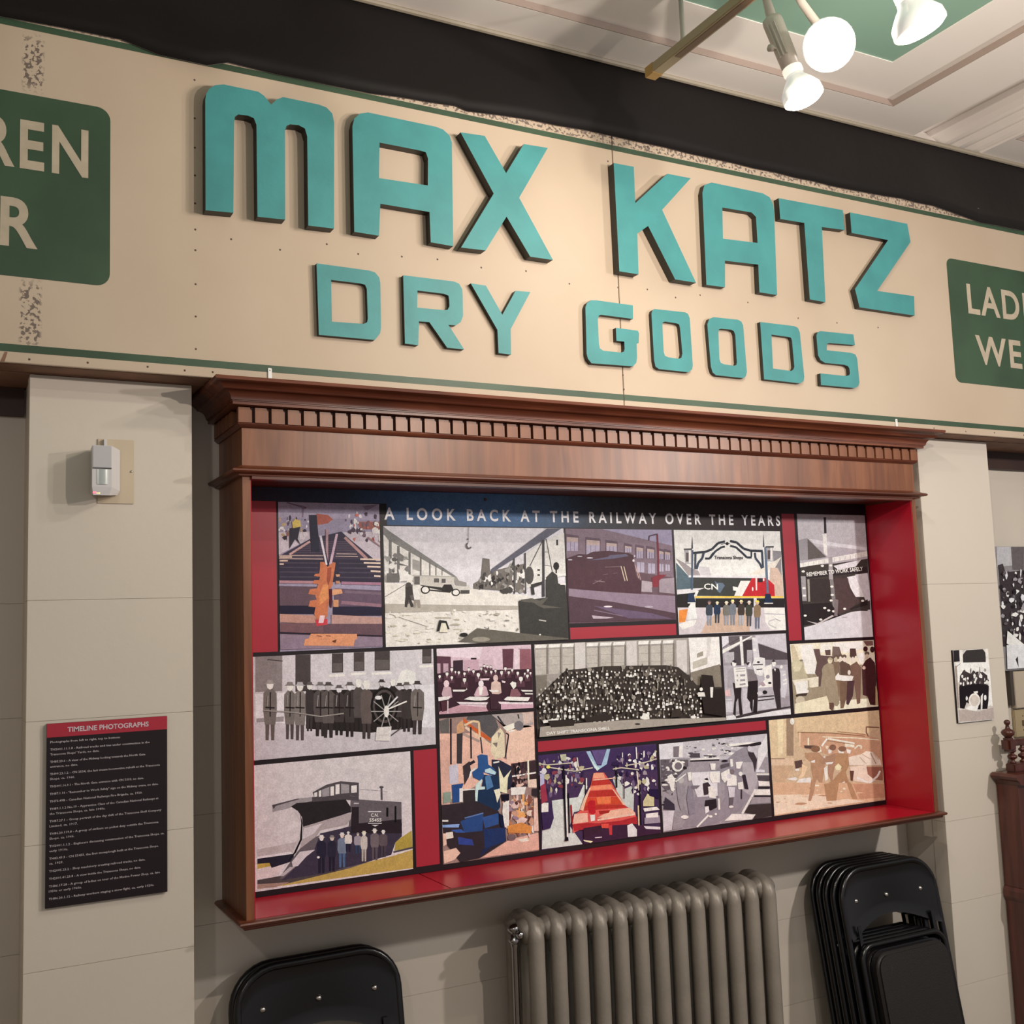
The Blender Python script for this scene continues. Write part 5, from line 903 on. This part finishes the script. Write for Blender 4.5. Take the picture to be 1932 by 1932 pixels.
# timeline notice
tl = empty('timeline_notice', (.382, YC, 1.137), 'black notice board with red heading and small white text on left pillar', 'notice board')
tx0, tx1, tz0, tz1 = .2435, .5205, 1.1368, 1.5628
MB().box(tx0, tx1, YC-.010, YC-.0003, tz0, tz1).build('notice_panel', MAT['boardblack'], tl)
hb = MB().box(tx0, tx1, YC-.0106, YC-.0100, 1.5305, tz1).build('heading_band', MAT['inkred'], tl)
text_mesh('heading_lettering', 'TIMELINE PHOTOGRAPHS', mat('heading_white', (.60, .50, .56), rough=.5), .2890, 1.5405, .0122, YC-.0109, hb, width=.187, bold=.025)
LINES = ['Photographs from left to right, top to bottom:', '', 'TH2001.11.1.8 - Railroad tracks and ties under construction in the', "Transcona Shops' Yards, no date.", '', 'TH85.23.6 - A view of the Midway looking towards the North Gate', 'entrance, no date.', '', 'TH99.23.1.2 - CN 2534, the last steam locomotive rebuilt at the Transcona', 'Shops, ca. 1960.', '', 'TH2001.16.9.1 - The North Gate entrance with CN 5333, no date.', '', 'TH87.1.16 - "Remember to Work Safely" sign on the Midway crane, no date.', '', 'TH73.49B - Canadian National Railways Fire Brigade, ca. 1920.', '', 'TH89.1.1.2 No.19 - Apprentice Class of the Canadian National Railways at', 'the Transcona Shops, ca. late 1940s.', '', 'TH87.27.1 - Group portrait of the day shift of the Transcona Shell Company', 'Limited, ca. 1917.', '', 'TH86.20.119.8 - A group of strikers on picket duty outside the Transcona', 'Shops, ca. 1966.', '', 'TH2001.1.1.2 - Engineers discussing construction of the Transcona Shops, ca.', 'early 1910s.', '', 'TH83.49.3 - CN 55455, the first snowplough built at the Transcona Shops,', 'ca. 1929.', '', 'TH2005.25.2 - Shop machinery creating railroad tracks, no date.', '', 'TH2001.41.23.8 - A view inside the Transcona Shops, no date.', '', 'TH86.17.28 - A group of ladies on tour of the Motive Power Shop, ca. late', '1950s or early 1960s.', '', 'TH86.20.1.12 - Railway workers staging a snow fight, ca. early 1920s.']
z = 1.5170; ti = mat('notice_white', (.50, .45, .48), rough=.5); full = .262/76
for s in LINES:
    if not s: z -= .0062; continue
    text_mesh('notice_text', s, ti, .2510, z, .0052, YC-.0106, tl, width=len(s)*full, bold=.012, res=1); z -= .0112
# band photograph and crowd print
sp_ = empty('small_photo_plaque', (3.453, YC, 1.343), 'small portrait photo plaque of a uniformed band on right pillar', 'photograph')
MB().box(3.357, 3.550, YC-.0088, YC-.0003, 1.3426, 1.6096).build('backing_board', MAT['boardblack'], sp_)
print_sheet('photograph', 'small', YC-.009, sp_)
cp_ = empty('crowd_photo_print', (4.27, Y0, 1.506), 'large black and white crowd photo print right of the right pillar', 'photograph')
MB().box(3.80, 4.75, Y0-.0197, Y0-.0003, 1.5058, 2.0139).build('backing_board', MAT['boardblack'], cp_)
print_sheet('photograph', 'board', Y0-.0200, cp_)
# cream cabinet door under the crowd print and beige switch plate
pb = empty('wall_access_panel', (4.1, Y0, 1.25), 'cream access panel with dark strip at left below the crowd photo', 'access panel')
MB().box(3.905, 4.45, Y0-.026, Y0-.0003, 1.352, 1.500, bev=.002).build('panel_face', mat('panel_cream', (.52, .44, .34), rough=.45), pb)
MB().box(3.885, 3.903, Y0-.024, Y0-.0003, 1.365, 1.503).build('side_strip', mat('strip_dark', (.06, .045, .04), rough=.6), pb)  # solid dark strip along the panel's left side
sw = empty('switch_plate', (3.99, Y0, 1.24), 'beige metal switch plate above the carved wooden cabinet', 'switch plate')
MB().box(3.905, 4.06, Y0-.014, Y0-.0003, 1.234, 1.344, bev=.003).build('cover_plate', mat('switch_beige', (.42, .33, .20), rough=.45), sw)
for z in (1.262, 1.318): MB().lathe([(0, .003), (.002, .002)], (3.955, Y0-.014, z), (0, -1, 0), 8).build('screw', MAT['nail'], sw)
MB().box(3.948, 3.962, Y0-.020, Y0-.014, 1.279, 1.301, bev=.001).build('toggle', mat('toggle_brown', (.15, .1, .06)), sw)

# ------------------------------------------------------------------ cast iron radiator
rad = empty('radiator', (1.95, 2.90, 0), 'bronze painted cast iron column radiator below the display case', 'radiator')
NS = 13; RX0, RX1 = 1.548, 2.412; RP = (RX1-RX0)/(NS-1); YFR, YBK = 2.822, 3.010
sec = None
def section():
    b = MB(); r = .0245; zb, zt = .10, .905
    ym = (YFR+YBK)/2
    path = [(0, YFR+r, zb)]
    path += [(0, YFR+r, .30), (0, YFR+r, .60), (0, YFR+r, .852)]
    R_ = .048
    for k in range(1, 9):
        a = k/8*math.pi/2; path.append((0, YFR+r+R_*(1-math.cos(a)), .852+R_*math.sin(a)))
    path += [(0, YBK-r-.05, .902)]
    for k in range(1, 5):
        a = k/4*math.pi/2; path.append((0, YBK-r-.05+.05*math.sin(a), .902-.05*(1-math.cos(a))))
    path += [(0, YBK-r, .5), (0, YBK-r, zb)]
    b.tube(path, [r*.8]+[r]*(len(path)-2)+[r*.8], 12)
    b.tube([(0, YFR+.078, zb), (0, YFR+.078, .5), (0, YFR+.078, .88)], r*.92, 10); b.tube([(0, YFR+.124, zb), (0, YFR+.124, .5), (0, YFR+.124, .88)], r*.92, 10)
    b.tube([(-.033, YFR+.062, .868), (-.024, YFR+.062, .872), (0, YFR+.062, .880), (.024, YFR+.062, .872), (.033, YFR+.062, .868)], [.030, .036, .042, .036, .030], 14); b.tube([(-.033, ym+.03, .868), (0, ym+.03, .882), (.033, ym+.03, .868)], [.030, .040, .030], 14); b.tube([(-.032, ym, .16), (.032, ym, .16)], .040, 14)
    b.box(-.012, .012, YFR+.03, YBK-.03, .80, .895, bev=.008); b.box(-.012, .012, YFR+.03, YBK-.03, .10, .20, bev=.008)
    return b
for k in range(NS):
    if sec is None: o = section().build('section', MAT['rad'], rad, True, local=True); sec = o.data
    else: o = bpy.data.objects.new('section', sec); C.objects.link(o); o.parent = rad
    o.location = Vector((RX0+k*RP, 0, 0))-Vector((1.95, 2.90, 0))
for x in (RX0, RX1):
    for y in (YFR+.03, YBK-.03): MB().lathe([(0, .030), (.02, .026), (.10, .020), (.12, .022)], (x, y, 0), (0, 0, 1), 12).build('foot', MAT['rad'], rad, True)
vx, vy = 1.508, 2.895
MB().lathe([(0, .011), (.1, .011), (.83, .011), (.845, .015), (.87, .015)], (vx-.004, vy, 0), (0, 0, 1), 14).build('supply_pipe', MAT['pipe'], rad, True)
vv = MB().lathe([(0, .018), (.012, .020), (.018, .012), (.030, .014), (.036, .022), (.046, .023), (.052, .015), (.055, .006)], (vx-.004, vy, .845), (0, 0, 1), 16)
vv.tube([(vx-.004, vy, .862), (RX0-.01, vy+.015, .862)], .012, 12)
vv.lathe([(0, .006), (.012, .010), (.026, .010), (.030, .006)], (vx-.004, vy-.014, .872), (0, -1, .1), 12)
vv.build('valve', MAT['pipe'], rad, True)

# ------------------------------------------------------------------ folding chairs
def arc(cx, cz, r, a0, a1, n=8): return [(cx+r*math.cos(math.radians(a0+(a1-a0)*k/n)), cz+r*math.sin(math.radians(a0+(a1-a0)*k/n))) for k in range(n+1)]
def folding_chair(label, group, loc, lean, yaw=0, first=[None]):
    if first[0] is None:
        t = empty('folding_chair', (0, 0, 0)); W = .222; H = .880; RC = .105
        out = [(-W, 0)]+[(-W, z) for z in (.25, .5, .7)]+arc(-W+RC, H-RC, RC, 180, 90)+arc(W-RC, H-RC, RC, 90, 0)+[(W, z) for z in (.7, .5, .25)]+[(W, 0)]
        MB().tube([(x, 0, z) for x, z in out], .0115, 10).build('back_frame', MAT['chair'], t, True, local=True)
        # pressed backrest, hollowed, with rolled rim and an arched lower edge
        v = []; f = []; NX, NZ = 20, 8
        for i in range(NX+1):
            u = -1+2*i/NX; x = u*(W-.006)
            zt = H-.004 if abs(x) < W-RC else H-RC-.004+math.sqrt(max(RC*RC-(abs(x)-(W-RC))**2, 0))*.985
            zb = .655+.062*math.cos(u*math.pi/2)**1.2
            for j in range(NZ+1):
                s = j/NZ; z = zb+(zt-zb)*s
                dep = .030*(1-u*u)*(1-.55*s) - (.006 if j in (0,) else 0) - (.004 if j == NZ else 0)
                v.append((x, -.008+dep, z))
        m_ = len(v); v += [(x, y+.004, z) for x, y, z in v]
        for i in range(NX):
            for j in range(NZ):
                a = i*(NZ+1)+j; f.append((a, a+NZ+1, a+NZ+2, a+1)); f.append((m_+a, m_+a+1, m_+a+NZ+2, m_+a+NZ+1))
            f.append((i*(NZ+1), m_+i*(NZ+1), m_+(i+1)*(NZ+1), (i+1)*(NZ+1)))
            f.append((i*(NZ+1)+NZ, (i+1)*(NZ+1)+NZ, m_+(i+1)*(NZ+1)+NZ, m_+i*(NZ+1)+NZ))
        br = shade_auto(fixn(obj('backrest', v, f, MAT['chair'], t, local=True)), 50)
        for u in (-.70, 0, .70):
            y = -.008+.030*(1-u*u)*(1-.55*.42)
            MB().lathe([(0, .0092), (.003, .0084), (.0066, .005), (.0075, .0005)], (u*W, y+.001, .778), (0, -1, .15), 12).build('rivet', MAT['steel'], t, True, local=True)
        W2 = .196
        p2 = [(-W2, 0.0)]+[(-W2, z) for z in (.3, .55)]+arc(-W2+.05, .585, .05, 180, 90, 5)+arc(W2-.05, .585, .05, 90, 0, 5)+[(W2, z) for z in (.55, .3)]+[(W2, 0.0)]
        MB().tube([(x, -.020, z) for x, z in p2], .0105, 10).build('leg_frame', MAT['chair'], t, True, local=True)
        for z in (.12, .22): MB().tube([(-W, 0, z), (W, 0, z)], .007, 8).build('cross_bar', MAT['chair'], t, True, local=True)
        for sx in (-1, 1):
            MB().box(sx*.176-.008, sx*.176+.008, -.012, -.008, -.0+.36, .70, bev=.001).build('hinge_strap', MAT['chair'], t, local=True)
            for z_ in (0,): MB().tube([(sx*W, 0, -.004), (sx*W, 0, .03)], .0145, 10).build('foot_cap', MAT['vinyl'], t, True, local=True)
        st = MB().prism(rounded(-.172, .172, .200, .612, .055, 5), -.060, -.034, 'y').build('seat', MAT['vinyl'], t, local=True)
        b = bmesh.new(); b.from_mesh(st.data); bmesh.ops.recalc_face_normals(b, faces=b.faces)
        bmesh.ops.bevel(b, geom=[e for e in b.edges if abs(e.verts[0].co.y-e.verts[1].co.y) < 1e-5 and e.verts[0].co.y < -.05], offset=.010, segments=3, affect='EDGES'); b.to_mesh(st.data); b.free()
        for q in st.data.polygons: q.use_smooth = True
        shade_auto(st, 35)
        MB().prism(rounded(-.178, .178, .193, .619, .058, 5), -.034, -.028, 'y').build('seat_pan', MAT['chair'], t, local=True)
        first[0] = t
    else:
        t0 = first[0]; t = t0.copy(); C.objects.link(t)
        for ch in list(t0.children):
            c = ch.copy(); C.objects.link(c); c.parent = t
    t.location = loc; t.rotation_euler = (lean, 0, yaw)
    tag(t, label, 'chair', group); return t
# rotation about x by -lean tips the top towards the wall (+y)
LN = math.radians(-9.5)
folding_chair('black folding chair at left under the case, front one of its pair', 'chairs left of the radiator', (.938, 2.822, .012), LN)
folding_chair('black folding chair at left under the case, rear one of its pair', 'chairs left of the radiator', (.932, 2.852, .012), LN)
order = ['front', 'second', 'third', 'fourth', 'rearmost']
for k in range(5):
    folding_chair('black folding chair, %s of the stack right of the radiator' % order[k], 'chairs right of the radiator',
                  ((2.967, 2.958, 2.952, 2.950, 2.946)[k], 2.735+.030*k, .012), LN-math.radians(.0*k), 0)

# ------------------------------------------------------------------ carved wooden cabinet at the right edge
cab = empty('carved_cabinet', (3.9, 2.80, 0), 'dark red wooden cabinet with turned gallery and finial at right edge', 'cabinet')
cx0, cx1, cy0, cy1 = 3.538, 4.30, 2.755, 2.846
MB().box(cx0, cx1, cy0, cy1, 0, 1.112).build('cabinet_body', MAT['wood_red'], cab)
MB().prism([(cx0-.02, 1.150), (cx0-.03, 1.140), (cx0-.024, 1.130), (cx0-.012, 1.122), (cx0-.004, 1.110), (cx1+.004, 1.110), (cx1+.02, 1.13), (cx1+.02, 1.150)], cy0-.02, cy1, 'y').build('top_moulding', MAT['wood_red'], cab)
MB().box(cx0+.018, cx1-.02, cy0+.02, cy1-.03, 1.150, 1.182, bev=.004).build('gallery_base', MAT['wood_red'], cab)
def turned(x, name, z0, h, r, ball=False):
    pr = [(0, .7), (.08, .75), (.12, .45), (.2, .4), (.30, .95), (.38, 1.05), (.46, .9), (.52, .45), (.60, .4), (.68, .8), (.76, .9), (.84, .6), (.9, .45), (1, .5)]
    return MB().lathe([(t*h, q*r) for t, q in pr], (x, cy0+.045, z0), (0, 0, 1), 16).build(name, MAT['wood_red'], cab, True)
for k in range(12): turned(cx0+.043+k*.0585, 'spindle', 1.182, .062, .017)
MB().box(cx0+.03, cx1-.03, cy0+.033, cy0+.058, 1.244, 1.268, bev=.005).build('gallery_rail', MAT['wood_red'], cab)
MB().box(cx0+.006, cx0+.050, cy0+.025, cy0+.067, 1.225, 1.276, bev=.009).build('corner_block', MAT['wood_red'], cab)
MB().lathe([(0, .012), (.004, .014), (.012, .022), (.020, .025), (.028, .020), (.034, .009), (.046, .006), (.052, .011), (.059, .012), (.065, .007), (.067, .002)], (cx0+.028, cy0+.045, 1.276), (0, 0, 1), 18).build('finial', MAT['wood_red'], cab, True)
MB().prism([(cx0-.004, .735), (cx0-.010, .722), (cx0-.010, .700), (cx0+.002, .680), (cx1, .680), (cx1, .735)], cy0-.012, cy1, 'y').build('middle_moulding', MAT['wood_red'], cab)

# ------------------------------------------------------------------ track lighting
def track(name, label, x, y0, y1, z):
    t = empty(name, (x, y0, z), label, 'light track')
    MB().box(x-.018, x+.018, y0, y1, z-.006, z+.022, bev=.002).build('rail', MAT['track'], t)
    MB().box(x-.010, x+.010, y0, y1-.10, z-.0075, z-.0055).build('conductor_strip', MAT['trackbrown'], t)
    MB().box(x-.019, x+.019, y1-.004, y1+.036, z-.008, z+.024, bev=.002).build('end_cap', mat('end_cap_tan', (.50, .30, .10), rough=.5), t)
    for yy in (y1-.138, y1-1.5):
        if yy > y0: MB().lathe([(0, .010), (.01, .007), (.192, .007)], (x-.008, yy, z+.02), (0, 0, 1), 10).build('hanger_rod', MAT['lampwhite'], t, True)
    return t
track('lighting_track', 'beige lighting track hanging from the coffered ceiling near the spotlights', 1.839, -.6, 2.448, 3.352)
def spot(label, lens, direction, rad_=.0475, power=1, tx=None, tz=3.345, group=None, fix=True):
    d = Vector(direction).normalized(); L_ = Vector(lens); t = empty('track_spotlight', L_, label, 'spotlight', group)
    bk = L_-d*.066; sk = bk-d*.150
    pr = [(0, rad_*.98), (-.004, rad_), (-.022, rad_*.97), (-.036, rad_*.80), (-.050, rad_*.60), (-.058, rad_*.46), (-.066, rad_*.44)]
    MB().lathe(pr, L_, d, 24).build('bulb', MAT['bulbglass'], t, True)
    MB().lathe([(0, rad_*.95), (.006, rad_*.80), (.009, rad_*.45), (.010, .001)], L_, d, 24).build('bulb_face', MAT['bulbface'], t, True)
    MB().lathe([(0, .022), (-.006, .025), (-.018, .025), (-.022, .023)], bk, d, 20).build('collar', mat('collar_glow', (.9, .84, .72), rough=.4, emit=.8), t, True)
    MB().lathe([(-.018, .0235), (-.150, .0255), (-.160, .024), (-.166, .016)], bk, d, 20).build('socket', MAT['lampwhite'], t, True)
    up = d.orthogonal().normalized(); sd = d.cross(up)
    lv = MB()
    for a in (0, .35, .7):
        n_ = (up*math.cos(a)+sd*math.sin(a)); lv.tube([bk-d*.05+n_*.0262, bk-d*.14+n_*.0272], .0022, 6)
    lv.build('louvre', MAT['lampwhite'], t)
    kn = bk-d*.07
    MB().lathe([(0, .004), (.012, .004), (.013, .008), (.024, .009)], kn-Vector((.024, 0, 0)), (-1, .1, -.1), 12).build('knob', MAT['lampwhite'], t, True)
    top = Vector((tx if tx is not None else sk.x, sk.y, tz))
    MB().tube([sk, sk-d*.02+Vector((0, 0, .01)), (top+sk)/2+Vector((-.018, .0, .008)), top], [.013, .012, .010, .012], 12).build('swivel_arm', MAT['lampwhite'], t, True)
    ang = [k/16*2*math.pi for k in range(17)]
    MB().tube([top+Vector((-.030+.028*math.cos(a), .004, -.022+.020*math.sin(a))) for a in ang], .003, 6).build('cable_loop', MAT['lampwhite'], t, True)
    l = bpy.data.lights.new('spotlight_beam', 'POINT'); l.energy = power; l.color = (1, .88, .76); l.shadow_soft_size = .013
    o = bpy.data.objects.new('spotlight_beam', l); C.objects.link(o); o.parent = t; o.location = d*.045
    return t
spot('white track spotlight closest to the sign, with narrow bulb pointing down', (1.879, 1.910, 3.026), (.22, -.18, -.95), rad_=.051, power=12, tx=1.829)
spot('glaring track spotlight facing the viewer, middle of three', (1.829, 1.768, 3.082), (-.62, -.62, -.50), rad_=.0605, power=12, tx=1.839)
spot('track spotlight at the top edge, right of the glaring one', (1.840, 1.516, 2.990), (.30, -.10, -.80), rad_=.0575, power=16, tx=1.839)
spot('track spotlight further along the track behind the viewer', (1.86, .80, 2.72), (.0, .35, -.75), power=54, tx=1.839)
print('objects', len(bpy.data.objects))
